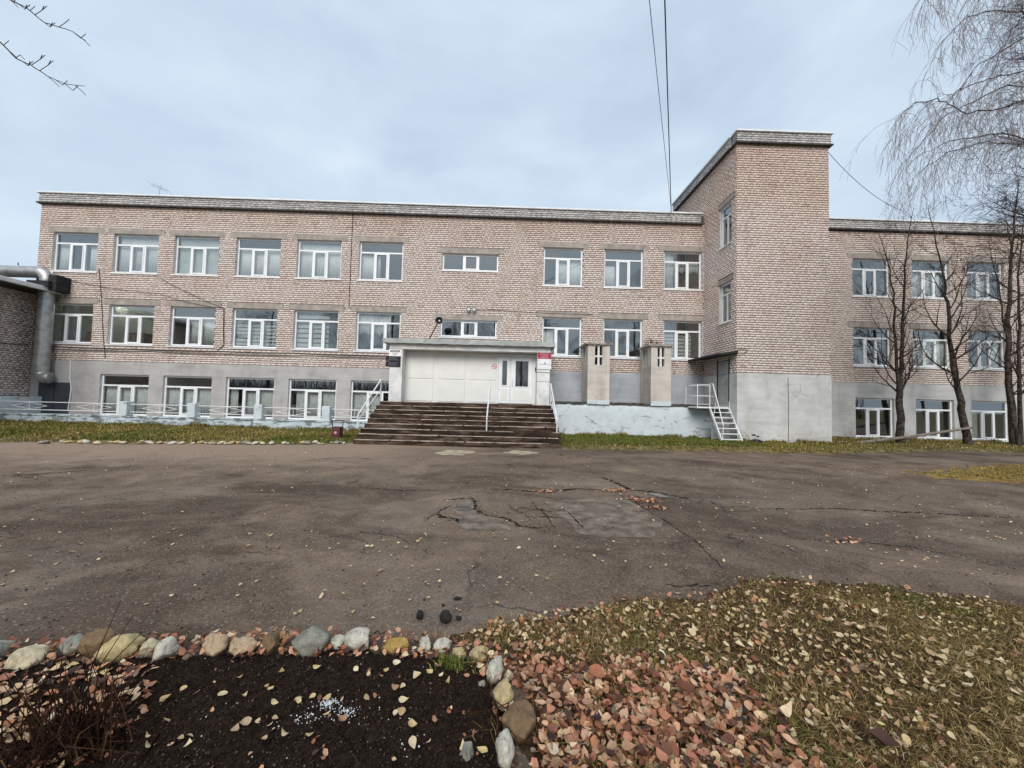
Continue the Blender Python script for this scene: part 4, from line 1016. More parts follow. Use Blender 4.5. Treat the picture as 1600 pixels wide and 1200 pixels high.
# ------------------------------------------------------------------ metal stair to the tower door
ms_ = thing('metal_stair', (9.2, 16.2, 0), 'white steel stair and landing leading to the tower side door', 'stair')
zl = 1.52
MB().box(8.32, 9.72, 16.55, 17.7, zl-.07, zl, .005).build('landing', M_white, ms_)
xs0, xs1 = 8.86, 9.70; ya, yb = 16.55, 15.62
for x in (xs0, xs1):
    m_ = MB(); p0 = Vector((x, ya, zl-.02)); p1 = Vector((x, yb, .06))
    m_.v = [(x-.02, ya, zl+.02), (x-.02, ya, zl-.16), (x-.02, yb-.05, .0), (x-.02, yb-.16, .0), (x+.02, ya, zl+.02), (x+.02, ya, zl-.16), (x+.02, yb-.05, .0), (x+.02, yb-.16, .0)]
    m_.f = [(0, 1, 2, 3), (7, 6, 5, 4), (0, 3, 7, 4), (1, 5, 6, 2), (0, 4, 5, 1), (2, 6, 7, 3)]
    m_.build('stringer', M_white, ms_)
for i in range(1, 7):
    t = i/7; y = ya+(yb-ya)*t; z = zl*(1-t)
    MB().box(xs0+.021, xs1-.021, y-.15, y+.09, z-.03, z, .004).build('tread', M_white, ms_)
MB().box(xs0+.021, xs1-.021, ya-.10, ya-.085, .02, zl-.4).build('back_sheet', M_greydoor, ms_)
def bars(pts, r, name, parent, mat=M_white): return MB().tube(pts, r, 6).build(name, mat, parent)
for p in (((8.34, 16.58), (8.34, 17.66)), ((8.34, 16.58), (8.88, 16.58))):
    (xa, y_a), (xb, y_b) = p
    for z in (zl+.96, zl+.48, zl+.10): bars([(xa, y_a, z), (xb, y_b, z)], .016 if z > 2 else .012, 'guard_rail', ms_)
for x, y in ((8.34, 16.58), (8.34, 17.66), (8.88, 16.58)): bars([(x, y, zl-.05), (x, y, zl+.97)], .02, 'guard_post', ms_)
bars([(8.34, 17.66, zl+.96), (9.7, 17.66, zl+.96)], .016, 'guard_rail', ms_); bars([(8.34, 17.66, zl+.48), (9.7, 17.66, zl+.48)], .012, 'guard_rail', ms_)
bars([(8.90, 16.58, zl+1.0), (8.94, 16.45, zl+1.0), (9.0, 15.75, .78)], .022, 'handrail', ms_); bars([(9.0, 15.75, .78), (8.9, 15.62, .22)], .014, 'handrail_post', ms_); bars([(8.95, 16.2, 1.72), (8.88, 16.28, 1.12)], .014, 'handrail_post', ms_)
bars([(9.68, 16.5, zl), (9.68, 16.5, zl+.26)], .014, 'stub_post', ms_)
# half-buried tyre
ty = MB(); cx, cy, cz, Rr, rr_ = 10.4, 15.80, -.22, .36, .10
for i in range(33):
    t = 2*math.pi*i/32
    for k in range(12):
        s_ = 2*math.pi*k/12; w_ = math.cos(s_)*rr_; hx = math.copysign(abs(math.cos(s_))**.7, math.cos(s_))*rr_; hy = math.copysign(abs(math.sin(s_))**.7, math.sin(s_))*.11
        ty.v.append((cx+(Rr+hx)*math.cos(t), cy+hy, cz+(Rr+hx)*math.sin(t)))
    if i:
        for k in range(12): a = 12*(i-1); ty.f.append((a+k, a+(k+1) % 12, a+12+(k+1) % 12, a+12+k))
tag(ty.build('half_buried_tyre', M_rubber, None, True), 'black tyre half buried in the grass at the tower base', 'tyre')

# ------------------------------------------------------------------ annex and duct at the far left
annex = thing('annex_building', (-24.5, 15, 0), 'single storey brick annex with pale roof edge and blue plinth beside the duct', 'building')
TA = frame3((-22.86, 0, 0), (0, 1, 0), (1, 0, 0))
MB().box(-32, -22.86, 6, F_Y, -.1, 6.2).build('wall', M_mortar, annex)
lay_bricks(TA, 6, F_Y-.02, 1.22, 6.15, [], 'brickwork', M_bricka, annex, seed=21)
MB().box(-22.86, -22.80, 6.0, F_Y-.04, -.1, 1.2).build('plinth', M_bluegrey, annex)
MB().box(-32.3, -21.75, 5.6, F_Y-.02, 6.22, 6.30).build('roof_slab', M_ledge, annex)
MB().box(-21.80, -21.62, 5.5, F_Y-.02, 6.17, 6.36, .02).build('roof_edge', M_flash, annex)
MB().box(-32.2, -21.82, 5.6, F_Y-.02, 6.302, 6.34).build('roof_felt', M_roof, annex)
cable('wall_cable', [(-22.80, 12, 3.62), (-22.80, 15.5, 3.60), (-22.80, 18.6, 3.63)], .015, M_cable, 'black cable along the annex brick wall', 6, .02)
duct = thing('ventilation_duct', (-21.95, 18.42, 2.1), 'large galvanised ventilation duct with elbows climbing past the annex roof', 'duct')
dx, dy, dr = -21.95, 18.45, .275
def elbow(c, a0, a1, axis_u, axis_v, R_, n=8): return [Vector(c)+Vector(axis_u)*R_*math.cos(a0+(a1-a0)*i/n)+Vector(axis_v)*R_*math.sin(a0+(a1-a0)*i/n) for i in range(n+1)]
smoothby(MB().tube([(dx, dy, 2.35), (dx, dy, 6.75)], dr, 24).build('vertical_pipe', M_metal, duct), 50)
smoothby(MB().tube([(dx+.0, dy, 2.40)]+elbow((dx+.28, dy, 2.38), math.pi, 1.5*math.pi, (1, 0, 0), (0, 0, 1), .28)+[(dx+.40, dy+.05, 2.1)], dr-.005, 24).build('lower_elbow', M_metal, duct), 50)
smoothby(MB().tube([(dx, dy, 6.70)]+elbow((dx-.4, dy, 6.72), 0, .5*math.pi, (1, 0, 0), (0, 0, 1), .4)+[(dx-.45, dy, 7.12), (-34, dy, 7.12)], dr-.004, 24).build('upper_pipe', M_metal, duct), 50)
for z in (2.5, 3.7, 4.8, 5.9): smoothby(MB().tube([(dx, dy, z-.025), (dx, dy, z+.025)], dr+.012, 24).build('pipe_band', M_metal, duct), 50)
MB().box(dx-.5, dx+.5, dy-.42, F_Y-.03, 6.34, 6.62).box(dx+.30, dx+.68, dy-.25, F_Y-.03, 6.2, 6.95).build('felt_collar', M_dark, duct)
# birds? small stubs on the duct are spikes of wire
bars([(-23.4, dy, 7.43), (-23.42, dy, 7.55)], .02, 'stub', duct, M_blackmetal)
# roof aerial
an = thing('roof_aerial', (-17.95, 19.5, 11.0), 'thin television aerial standing on the school roof', 'aerial')
bars([(-17.95, 19.5, 10.9), (-17.95, 19.5, 12.1)], .014, 'mast', an, M_metal)
bars([(-18.4, 19.5, 12.15), (-17.5, 19.5, 11.82)], .011, 'boom', an, M_metal)
for k in range(5):
    t = k/4; x, z = -18.4+.9*t, 12.15-.33*t; bars([(x-.06, 19.35, z+.12), (x+.06, 19.65, z-.12)], .007, 'element', an, M_metal)
# overhead wires
def wire(name, pts, r, label, sag):
    a, b = Vector(pts[0]), Vector(pts[1]); P = []
    for i in range(41):
        t = i/40; q = a.lerp(b, t); q.z -= sag*4*t*(1-t); P.append(q)
    return tag(MB().tube(P, r, 5).build(name, M_cable), label, 'wire')
POLE = Vector((-4.9, -9, 11.0))
wire('overhead_wire', [(8.34, 19.3, 11.2), (-5.4, -9, 11.75)], .009, 'thin overhead wire running from the school roof towards the yard', .45)
wire('overhead_wire', [(8.28, 19.25, 11.2), (-4.4, -9, 11.75)], .017, 'thick twisted overhead wire running from the school roof towards the yard', .3)
wire('overhead_wire', [(13.8, 16.2, 12.9), (20.6, 19.3, 11.9)], .010, 'thin sagging wire from the tower top to the roof of the next wing', .4)
pl_ = thing('utility_pole', (-4.9, -9, 0), 'wooden utility pole across the yard carrying the overhead wires', 'pole')
MB().tube([(-4.9, -9, -.1), (-4.9, -9, 12)], [.16, .11], 10).build('shaft', M_pole, pl_); MB().box(-5.6, -4.2, -9.06, -8.94, 11.6, 11.72).build('cross_arm', M_pole, pl_)

# ------------------------------------------------------------------ litter bin
lb = thing('litter_bin', (-5.8, 13.45, 0), 'small maroon litter bin hung in a black frame beside the steps', 'bin')
for x in (-5.98, -5.62): bars([(x, 13.45, 0), (x, 13.45, .74)], .016, 'stand_post', lb, M_blackmetal)
MB().box(-6.04, -5.56, 13.40, 13.50, .71, .745, .01).build('lid_bar', M_blackmetal, lb)
bx_ = MB(); bx_.v = [(-5.92, 13.33, .08), (-5.68, 13.33, .08), (-5.66, 13.30, .52), (-5.94, 13.30, .52), (-5.92, 13.57, .08), (-5.68, 13.57, .08), (-5.66, 13.60, .52), (-5.94, 13.60, .52)]
bx_.f = [(0, 1, 2, 3), (5, 4, 7, 6), (4, 0, 3, 7), (1, 5, 6, 2), (4, 5, 1, 0)]
bx_.build('bucket', M_maroon, lb); MB().tube([(-5.80, 13.31, .33), (-5.80, 13.305, .33)], .05, 12).build('round_mark', M_pink, lb)

# ------------------------------------------------------------------ far grass strips and stone edging
def strip_sheet(name, poly, hgt, mat, label, st=.1, rag=.38, sc=2.6):
    xs = [p[0] for p in poly]; ys = [p[1] for p in poly]
    def zf(X, Y):
        s_ = sd_poly(X, Y, poly)+rag*wob(X, Y, sc, 3, 2); k = np.clip(s_/.35, -1, 1)
        return ground_z(X, Y)*0+.0+hgt*np.where(k > 0, k*(2-k), k*1.2)+.018*wob(X, Y, 6, 3, 6)*(k > 0)
    o = grid_sheet(name, min(xs)-.4, max(xs)+.4, min(ys)-.4, max(ys)+.4, st, zf, mat, poly, margin=rag)
    return tag(o, label, 'grass'), zf
def scatter(poly, n, dens=None):
    xs = [p[0] for p in poly]; ys = [p[1] for p in poly]; out = []
    while sum(len(o) for o in out) < n:
        P = np.stack([RNG.uniform(min(xs), max(xs), n*2), RNG.uniform(min(ys), max(ys), n*2)], 1)
        k = sd_poly(P[:, 0], P[:, 1], poly) > 0
        if dens is not None: k &= RNG.uniform(0, 1, len(P)) < dens(P[:, 0], P[:, 1])
        out.append(P[k])
    return np.concatenate(out)[:n]
polyL = [(-24, 11.3), (-14.2, 11.5), (-9.6, 12.05), (-7, 12.5), (-5.35, 12.95), (-5.2, 13.6), (-5.25, 16.8), (-22.6, 17.0), (-24, 17)]
gl, zL = strip_sheet('grass_strip', polyL, .10, M_grasse, 'grassy strip between the low blue wall and the yard')
P = scatter(polyL, 30000, lambda x, y: np.clip(.6+.5*wob(x, y, 1.6, 2, 9), .15, 1))
blades('grass', P, .085, .022, .7, M_grasso, 'short autumn grass in front of the low blue wall', 'grass', z0=zL(P[:, 0], P[:, 1]))
P = scatter(polyL, 14000, lambda x, y: np.clip(wob(x, y, .9, 2, 3)*1.4, 0, 1))
blades('grass', P, .10, .022, .6, M_grassg, 'greener tufts of grass in front of the low blue wall', 'grass', z0=zL(P[:, 0], P[:, 1]))
polyR = [(1.9, 12.75), (5, 13.1), (11.3, 13.2), (14, 14.2), (18, 15.2), (33, 15.6), (33, 18.7), (13.9, 18.75), (13.8, 16.05), (9.6, 16.0), (9.5, 17.45), (2.0, 17.45)]
gr_, zR = strip_sheet('grass_strip', polyR, .09, M_grasse, 'grassy strip below the terrace and tower')
P = scatter(polyR, 20000, lambda x, y: np.clip(.7+.4*wob(x, y, 1.6, 2, 9), .15, 1)*np.where(x > 13, .35, 1)*np.where(x < 9, .45, 1))
blades('grass', P, .07, .022, .7, M_grasso, 'short ochre grass in front of the tower', 'grass', z0=zR(P[:, 0], P[:, 1]))
P = scatter([(1.9, 13.3), (5, 13.7), (10, 14.2), (9.5, 17.4), (2, 17.4)], 22000)
blades('grass', P, .095, .022, .6, M_grassg, 'bright green grass below the terrace wall', 'grass', z0=zR(P[:, 0], P[:, 1]))
P = np.concatenate([np.stack([RNG.uniform(XT0, XT1, 1500), YT-.04-np.abs(RNG.normal(0, .10, 1500))], 1), np.stack([RNG.uniform(2, 9.5, 2200), 17.38-np.abs(RNG.normal(0, .09, 2200))], 1), np.stack([RNG.uniform(XT1, 26, 2500), F_Y-.05-np.abs(RNG.normal(0, .2, 2500))], 1), np.stack([RNG.uniform(-22.5, -5.3, 4200), 16.86-np.abs(RNG.normal(0, .10, 4200))], 1)])
P = P[wob(P[:, 0], P[:, 1]*.3, 2.3, 3, 5) > -.25]
blades('wall_foot_weeds', P, .17, .02, .6, M_grasso, 'taller weeds growing along the foot of the walls', 'weeds', z0=np.full(len(P), .08))
P = scatter(polyMoss, 9000, lambda x, y: np.clip((sd_poly(x, y, polyMoss)+.55*wob(x, y, 1.9, 4, 3)-.1)/.8, .02, 1))
blades('grass', P, .05, .02, .9, M_grasso, 'sparse ochre grass on the mossy patch', 'grass')

def stone_mesh(sx, sy, sz, seed, mat, sub=3, ang=.32):
    import bmesh
    bm_ = bmesh.new(); bmesh.ops.create_icosphere(bm_, subdivisions=sub, radius=1.)
    rr = random.Random(seed); off = Vector((rr.uniform(0, 99), rr.uniform(0, 99), rr.uniform(0, 99)))
    cuts = [(Vector((rr.gauss(0, 1), rr.gauss(0, 1), rr.gauss(0, .8))).normalized(), rr.uniform(.60, .9)) for _ in range(11)]
    for v in bm_.verts:
        p = v.co.copy()
        for nrm, d in cuts:
            e = p.dot(nrm)-d
            if e > 0: p -= nrm*e*.93
        k = 1+ang*.55*mnoise.noise(p*1.5+off)+ang*.30*mnoise.noise(p*3.5+off)+ang*.16*mnoise.noise(p*9+off)
        p *= k; v.co = Vector((p.x*sx, p.y*sy, p.z*sz))
    me = bpy.data.meshes.new('stone'); bm_.to_mesh(me); bm_.free()
    me.polygons.foreach_set('use_smooth', [True]*len(me.polygons)); me.materials.append(mat); return me
SM = {k: stone_mat(k+'_stone', c) for k, c in {'yellow': (.56, .44, .23), 'white': (.60, .56, .46), 'grey': (.30, .285, .235), 'pinkish': (.55, .40, .26), 'brown': (.24, .155, .085), 'rust': (.44, .29, .09), 'cream': (.62, .53, .36)}.items()}
pebs = [stone_mesh(.12, .09, .07, 300+i, SM[['white', 'cream', 'grey', 'yellow'][i % 4]], 2) for i in range(8)]
for i in range(64):
    t = i/63; x = -13.4+8.0*t+random.uniform(-.1, .1); y = np.interp(x, [-14.2, -9.6, -5.2], [11.5, 12.05, 12.95])+random.uniform(-.22, .1)
    o = link('edging_stone', pebs[random.randrange(8)], None, (x, y-.02+random.uniform(-.08, .1), .035)); s_ = random.uniform(.4, 1.2); o.scale = (s_*1.1, s_, s_*.9); o.rotation_euler = (random.uniform(-.3, .3), random.uniform(-.3, .3), random.uniform(0, 6.28))
    tag(o, 'small pale stone in the row edging the grass strip by the low blue wall', 'stone', 'stones edging the far grass strip')

# ------------------------------------------------------------------ foreground: lawn, soil bed
polyLawn = [(-.35, 2.62), (-.1, 2.88), (.3, 2.98), (.95, 3.2), (1.5, 3.28), (2.0, 3.55), (2.6, 3.72), (3.1, 3.62), (3.8, 3.45), (4.37, 3.21), (6.5, 2.6), (7.5, .2), (-.2, .2), (.06, 1.7), (.06, 2.3), (-.1, 2.5)]
def zlawn(X, Y):
    s_ = sd_poly(X, Y, polyLawn)+.13*wob(X, Y, 4, 4, 1)+.05*wob(X, Y, 17, 3, 9)-.05; k = np.clip(s_/.35, -1, 1)
    return ground_z(X, Y)+.018*np.where(k > 0, k*(2-k), k*1.5)+.010*wob(X, Y, 9, 4, 5)*(k > 0)
lawn = grid_sheet('lawn', -.8, 7.8, .1, 4.1, .025, zlawn, M_earth, polyLawn, margin=.12); tag(lawn, 'thin leaf strewn lawn in front of the yard', 'lawn')
polySoil = [(-6, 2.3), (-2.94, 2.36), (-2.35, 2.40), (-1.8, 2.44), (-.97, 2.52), (-.39, 2.50), (-.1, 2.42), (-.02, 2.25), (.06, 2.0), (.08, 1.75), (-.15, .3), (-6, .3)]
def zsoil(X, Y):
    s_ = sd_poly(X, Y, polySoil)+.03*wob(X, Y, 9, 2, 3); k = np.clip(s_/.15, -1, 1)
    return ground_z(X, Y)+.04*np.where(k > 0, k*(2-k), k*1.5)+(.011*wob(X, Y, 14, 4, 7)+.006*wob(X, Y, 60, 2, 2)+.004*RNG.uniform(-1, 1, np.shape(X)))*(k > 0)
bed = grid_sheet('flower_bed', -6, .3, .3, 2.7, .016, zsoil, M_soil, polySoil, margin=.05); tag(bed, 'dark bare soil of the flower bed inside the stone border', 'flower bed')
def octa(pts, r, z0, name, mat, label, cat):
    P = np.asarray(pts); n = len(P); rr = r*RNG.uniform(.35, 1.5, n)
    d = np.array([(1, 0, 0), (-1, 0, 0), (0, 1, 0), (0, -1, 0), (0, 0, 1), (0, 0, -1)], float)
    C = np.stack([P[:, 0], P[:, 1], z0+rr*.3], 1)
    V = (C[:, None]+d[None]*rr[:, None, None]*RNG.uniform(.6, 1.3, (n, 6, 1))+RNG.normal(0, .15, (n, 6, 3))*rr[:, None, None]).reshape(-1, 3)
    q = np.array([(0, 2, 4), (2, 1, 4), (1, 3, 4), (3, 0, 4), (2, 0, 5), (1, 2, 5), (3, 1, 5), (0, 3, 5)])
    return tag(link(name, npmesh(name, V, (np.arange(n)[:, None, None]*6+q[None]).reshape(-1, 3), mat)), label, cat, kind='stuff')
polyS2 = [(-3.3, 2.3), (-1.8, 2.38), (-.4, 2.44), (-.1, 2.36), (0, 2.0), (0, 1.5), (-3, 1.2)]
P = chips(); octa(P, .0075, ground_z(P[:, 0], P[:, 1]), 'asphalt_chips', M_chips, 'loose asphalt chips and grit scattered over the yard', 'grit')
P = scatter(polyS2, 34000); octa(P, .0045, zsoil(P[:, 0], P[:, 1]), 'soil_crumbs', M_crumb, 'crumbly dark clods of soil in the flower bed', 'soil')
def clus(cx, cy, s_, n): return np.stack([RNG.normal(cx, s_, n), RNG.normal(cy, s_*.6, n)], 1)
P = np.concatenate([clus(-.86, 2.03, .022, 130), clus(-.82, 2.00, .05, 60), clus(-.74, 1.98, .02, 60), clus(-.95, 1.93, .04, 40), clus(-.62, 1.97, .08, 12), clus(-.40, 1.80, .06, 14), scatter(polyS2, 60)])
octa(P, .0034, zsoil(P[:, 0], P[:, 1])+.004, 'lime_crumbs', M_white_crumb, 'white lime crumbs scattered on the dark soil', 'lime')
lawn_in = lambda x, y: np.clip((sd_poly(x, y, polyLawn)+.13*wob(x, y, 4, 4, 1)+.05*wob(x, y, 17, 3, 9)-.05)/.25+.12, .0, 1)**1.3
P = scatter(polyLawn, 80000, lambda x, y: lawn_in(x, y)*np.clip(.55+.5*wob(x, y, 3.5, 3, 8), .08, 1)*np.where((x > .1) & (x < 1.35) & (y < 2.3), .25, 1)*np.clip(1.25-np.hypot(x-1.5, y-2)*.12, .3, 1))
blades('lawn_grass', P, .042, .0036, 2.3, M_grass, 'matted dry olive grass of the lawn', 'grass', z0=zlawn(P[:, 0], P[:, 1]))
P = scatter(polyLawn, 9000, lambda x, y: lawn_in(x, y)*np.clip(wob(x, y, 2.1, 2, 12)*1.3-.1, 0, 1))
blades('lawn_grass', P, .06, .006, 1.1, M_grassg, 'scattered green blades among the dry lawn grass', 'grass', z0=zlawn(P[:, 0], P[:, 1]))
# a few weeds between the stones
P = np.concatenate([clus(x, y, .04, 14) for x, y in ((-.9, 2.58), (-.4, 2.56), (-.2, 2.45), (-.13, 2.3), (-.05, 2.2), (.1, 2.03), (-1.3, 2.48), (.0, 1.85))])
blades('border_weeds', P, .13, .005, .8, M_grass, 'thin dry weeds growing between the border stones', 'weeds')
P = clus(-.27, 2.33, .05, 220); blades('moss_tuft', P, .035, .01, .9, M_grassg, 'small dark green moss tuft on the soil', 'moss', z0=zsoil(P[:, 0], P[:, 1]))

# border stones: x, y, half sizes, colour, label
BS = [(-2.98, 2.36, .13, .10, .06, 'grey', 'flat grey border stone partly under leaves at the bed end'),
 (-2.70, 2.30, .11, .09, .075, 'cream', 'cream border stone beside the dry brown plant'),
 (-2.58, 2.44, .10, .09, .07, 'grey', 'small grey border stone behind the dry brown plant'),
 (-2.44, 2.44, .12, .10, .10, 'brown', 'dark brown border stone covered in leaves'),
 (-2.27, 2.40, .135, .10, .095, 'yellow', 'large rounded yellow border stone with a rough face'),
 (-2.12, 2.42, .07, .07, .065, 'cream', 'small cream border stone tucked against the large yellow one'),
 (-2.00, 2.40, .085, .075, .075, 'white', 'pointed whitish border stone beside the small cream one'),
 (-1.73, 2.45, .10, .085, .085, 'pinkish', 'tan angular border stone with a pointed top'),
 (-1.58, 2.46, .10, .085, .07, 'pinkish', 'pinkish border stone leaning on the tan angular one'),
 (-1.42, 2.48, .085, .085, .075, 'brown', 'dull brown border stone beside a reddish leaf clump'),
 (-1.17, 2.47, .135, .11, .105, 'grey', 'largest dark grey border stone with sloping sides'),
 (-1.25, 2.55, .06, .06, .05, 'cream', 'small cream stone behind the largest dark grey one'),
 (-1.02, 2.52, .06, .06, .05, 'white', 'small white stone between two big border stones'),
 (-.90, 2.54, .125, .09, .085, 'white', 'large flat topped whitish border stone'),
 (-.66, 2.50, .115, .07, .06, 'rust', 'low rusty yellow border stone under a leaf'),
 (-.47, 2.50, .055, .055, .055, 'white', 'small round whitish border stone with a weed'),
 (-.36, 2.50, .065, .06, .06, 'white', 'round white border stone at the start of the bend'),
 (-.25, 2.43, .062, .05, .045, 'yellow', 'low yellow border stone on the bend'),
 (-.12, 2.43, .075, .055, .045, 'yellow', 'elongated yellow border stone at the lawn corner'),
 (-.02, 2.28, .055, .10, .065, 'white', 'upright pale grey stone leaning at the bend'),
 (.06, 2.26, .032, .035, .035, 'cream', 'very small round cream stone at the lawn side'),
 (-.09, 2.20, .03, .03, .025, 'white', 'tiny white pebble inside the bend'),
 (.035, 2.10, .075, .09, .065, 'yellow', 'yellow mossy border stone above the big brown one'),
 (.105, 1.92, .10, .14, .085, 'brown', 'big smooth brown border stone'),
 (.03, 1.77, .055, .09, .075, 'white', 'wedge shaped pale stone below the big brown one'),
 (-.13, 1.76, .045, .05, .05, 'grey', 'grey wrinkled stone lying inside the border')]
for i, (x, y, a, b, c, k_, lab) in enumerate(BS):
    o = link('border_stone', stone_mesh(a*.84, b*.88, c*.95, 500+i*7, SM[k_], 4), None, (x, y, c*.40+.012)); o.rotation_euler = (random.uniform(-.2, .2), random.uniform(-.2, .2), random.uniform(-.5, .5)); tag(o, lab, 'stone', 'border stones of the flower bed')
for x, y, a, b, c, lab in ((-.58, 2.87, .035, .03, .035, 'small square lump of broken black asphalt'), (-.39, 2.84, .05, .045, .045, 'larger blocky lump of broken black asphalt'), (-.30, 2.86, .03, .02, .015, 'flat chip of black asphalt beside the larger lump'), (-.34, 3.14, .035, .025, .012, 'loose dark asphalt crumb on the yard'), (-.44, 3.04, .015, .015, .012, 'tiny dark asphalt crumb on the yard')):
    o = link('asphalt_lump', stone_mesh(a, b, c, int(900+x*100), M_chunk, 2, .25), None, (x, y, c*.7)); tag(o, lab, 'rubble')

# ------------------------------------------------------------------ fallen leaves
def leaf_tmpl(kind, seed):
    rr = random.Random(seed); L = 1.; n = 7; V = []
    curl = rr.uniform(.1, .9); cup = rr.uniform(-.25, .7)
    for i in range(n+1):
        t = i/n
        w = (math.sin(math.pi*t**.75)**.9*.42 if kind == 0 else math.sin(math.pi*t**.6)*.36*(1+.25*math.sin(t*22))) if kind != 2 else math.sin(math.pi*t)**.8*.22
        w = max(w, .012); z = curl*(t-.5)**2*2
        V += [(t-.5, -w, z+cup*w), (t-.5, 0, z), (t-.5, w*rr.uniform(.85, 1.1), z+cup*w)]
    Fc = []
    for i in range(n):
        for k in range(2): a = 3*i+k; Fc.append((a, a+1, a+4, a+3))
    return np.array(V), np.array(Fc)
TM = [leaf_tmpl(k, 40+i) for i, k in enumerate((0, 0, 0, 1, 1, 0, 2, 0))]
TML = []   # light template: 6 faces
for i in range(6):
    rr = random.Random(70+i); cup = rr.uniform(-.3, .75); cu = rr.uniform(-.3, 1.1)
    V = np.array([(-.5, 0, .25*cu), (-.22, -.33, cup*.3), (-.22, 0, .03), (-.22, .33, cup*.3), (.18, -.27, cup*.25), (.18, 0, .02), (.18, .27, cup*.25), (.5, 0, .25*cu)])
    TML.append((V, np.array([(0, 1, 2), (0, 2, 3), (1, 4, 2), (2, 4, 5), (2, 5, 3), (3, 5, 6), (4, 7, 5), (5, 7, 6)])))
def rot(n, tilt):
    a = RNG.uniform(0, 6.283, n); b = RNG.normal(0, tilt, n); c = RNG.normal(0, tilt, n)
    ca, sa, cb, sb, cc, sc = np.cos(a), np.sin(a), np.cos(b), np.sin(b), np.cos(c), np.sin(c)
    Rz = np.zeros((n, 3, 3)); Rz[:, 0, 0] = ca; Rz[:, 0, 1] = -sa; Rz[:, 1, 0] = sa; Rz[:, 1, 1] = ca; Rz[:, 2, 2] = 1
    Rx = np.zeros((n, 3, 3)); Rx[:, 0, 0] = 1; Rx[:, 1, 1] = cb; Rx[:, 1, 2] = -sb; Rx[:, 2, 1] = sb; Rx[:, 2, 2] = cb
    Ry = np.zeros((n, 3, 3)); Ry[:, 1, 1] = 1; Ry[:, 0, 0] = cc; Ry[:, 0, 2] = sc; Ry[:, 2, 0] = -sc; Ry[:, 2, 2] = cc
    return Rz@Rx@Ry
def leaf_stuff(name, P, z, size, tilt, mat, label):
    n = len(P); s_ = size*RNG.uniform(.6, 1.35, n); Rm = rot(n, tilt); Vs = []; Fs = []; base = 0; which = RNG.integers(0, len(TML), n)
    for k, (V, Fc) in enumerate(TML):
        idx = np.where(which == k)[0]
        if not len(idx): continue
        W = np.einsum('nij,vj->nvi', Rm[idx], V)*s_[idx][:, None, None]; W += np.stack([P[idx, 0], P[idx, 1], z[idx]], 1)[:, None]
        Vs.append(W.reshape(-1, 3)); Fs.append((np.arange(len(idx))[:, None, None]*len(V)+Fc[None]).reshape(-1, 3)+base); base += len(idx)*len(V)
    return tag(link(name, npmesh(name, np.concatenate(Vs), np.concatenate(Fs), mat, True)), label, 'leaves', kind='stuff')
polyPile = [(-.02, 2.42), (.2, 2.46), (.55, 2.32), (.86, 2.46), (1.1, 2.42), (1.36, 2.25), (1.45, 2.05), (1.40, 1.75), (1.5, 1.2), (.0, 1.2), (.2, 1.75), (.22, 2.1), (.1, 2.2)]
lz = lambda P: zlawn(P[:, 0], P[:, 1])
P = scatter(polyPile, 3900); leaf_stuff('leaf_litter', P, lz(P)+RNG.uniform(-.005, .045, len(P)), .045, .5, M_leafr, 'dense heap of russet and tan fallen leaves beside the stone border')
P = scatter(polyLawn, 5000, lambda x, y: np.clip(lawn_in(x, y)+.25, 0, 1)*np.clip(.55+.4*wob(x, y, 2.5, 2, 4), .1, 1)); leaf_stuff('leaf_litter', P, lz(P)+RNG.uniform(.0, .025, len(P)), .034, .45, M_leafy, 'pale yellow fallen leaves strewn over the lawn')
P = scatter(polyLawn, 2600, lambda x, y: np.clip(1.3-np.hypot(x-.7, y-1.9)*.6, .1, 1)); leaf_stuff('leaf_litter', P, lz(P)+RNG.uniform(.0, .02, len(P)), .042, .45, M_leafr, 'brown fallen leaves mixed among the lawn grass')
polyBL = [(-3.2, 2.3), (-2.5, 2.36), (-1.95, 2.28), (-1.7, 1.95), (-1.75, 1.6), (-1.5, 1.2), (-3.2, 1.2)]
P = scatter(polyBL, 900); leaf_stuff('leaf_litter', P, zsoil(P[:, 0], P[:, 1])+RNG.uniform(.0, .03, len(P)), .048, .45, M_leafr, 'russet fallen leaves around the dry brown plant')
P = scatter(polyBL, 220); leaf_stuff('leaf_litter', P, zsoil(P[:, 0], P[:, 1])+.02, .044, .35, M_leafy, 'pale fallen leaves around the dry brown plant')
polyEdge = [(-3, 2.3), (-1, 2.4), (-.2, 2.35), (-.05, 2.2), (0, 1.8), (.1, 1.8), (.1, 2.3), (-.1, 2.58), (-1, 2.66), (-3, 2.5)]
P = scatter(polyEdge, 620); leaf_stuff('leaf_litter', P, .02+RNG.uniform(0, .04, len(P)), .042, .5, M_leafr, 'brown fallen leaves caught along the stone border')
polyYard = [(-12, 2.9), (-.6, 2.75), (.9, 3.4), (3, 3.9), (7, 3.2), (14, 6), (16, 11), (-14, 11)]
P = scatter(polyYard, 1300, lambda x, y: np.clip(1.1-(y-2.8)*.09, .12, 1)*np.where(x > -.5, 1, .45)); leaf_stuff('leaf_litter', P, ground_z(P[:, 0], P[:, 1])+.012, .034, .25, M_leafy, 'pale leaves thinly scattered over the asphalt yard')
P = scatter(polyS2, 130); leaf_stuff('leaf_litter', P, zsoil(P[:, 0], P[:, 1])+.008, .03, .4, M_leafr, 'small brown leaf scraps scattered on the dark soil')
P = np.concatenate([clus(2.05, 7.05, .12, 110), clus(2.3, 6.35, .13, 170), clus(2.35, 5.9, .09, 60), clus(.75, 6.78, .12, 60), clus(4.15, 4.63, .1, 30)]); leaf_stuff('leaf_litter', P, ground_z(P[:, 0], P[:, 1])+.015, .05, .3, M_leafr, 'small russet drifts of leaves caught in the asphalt cracks')
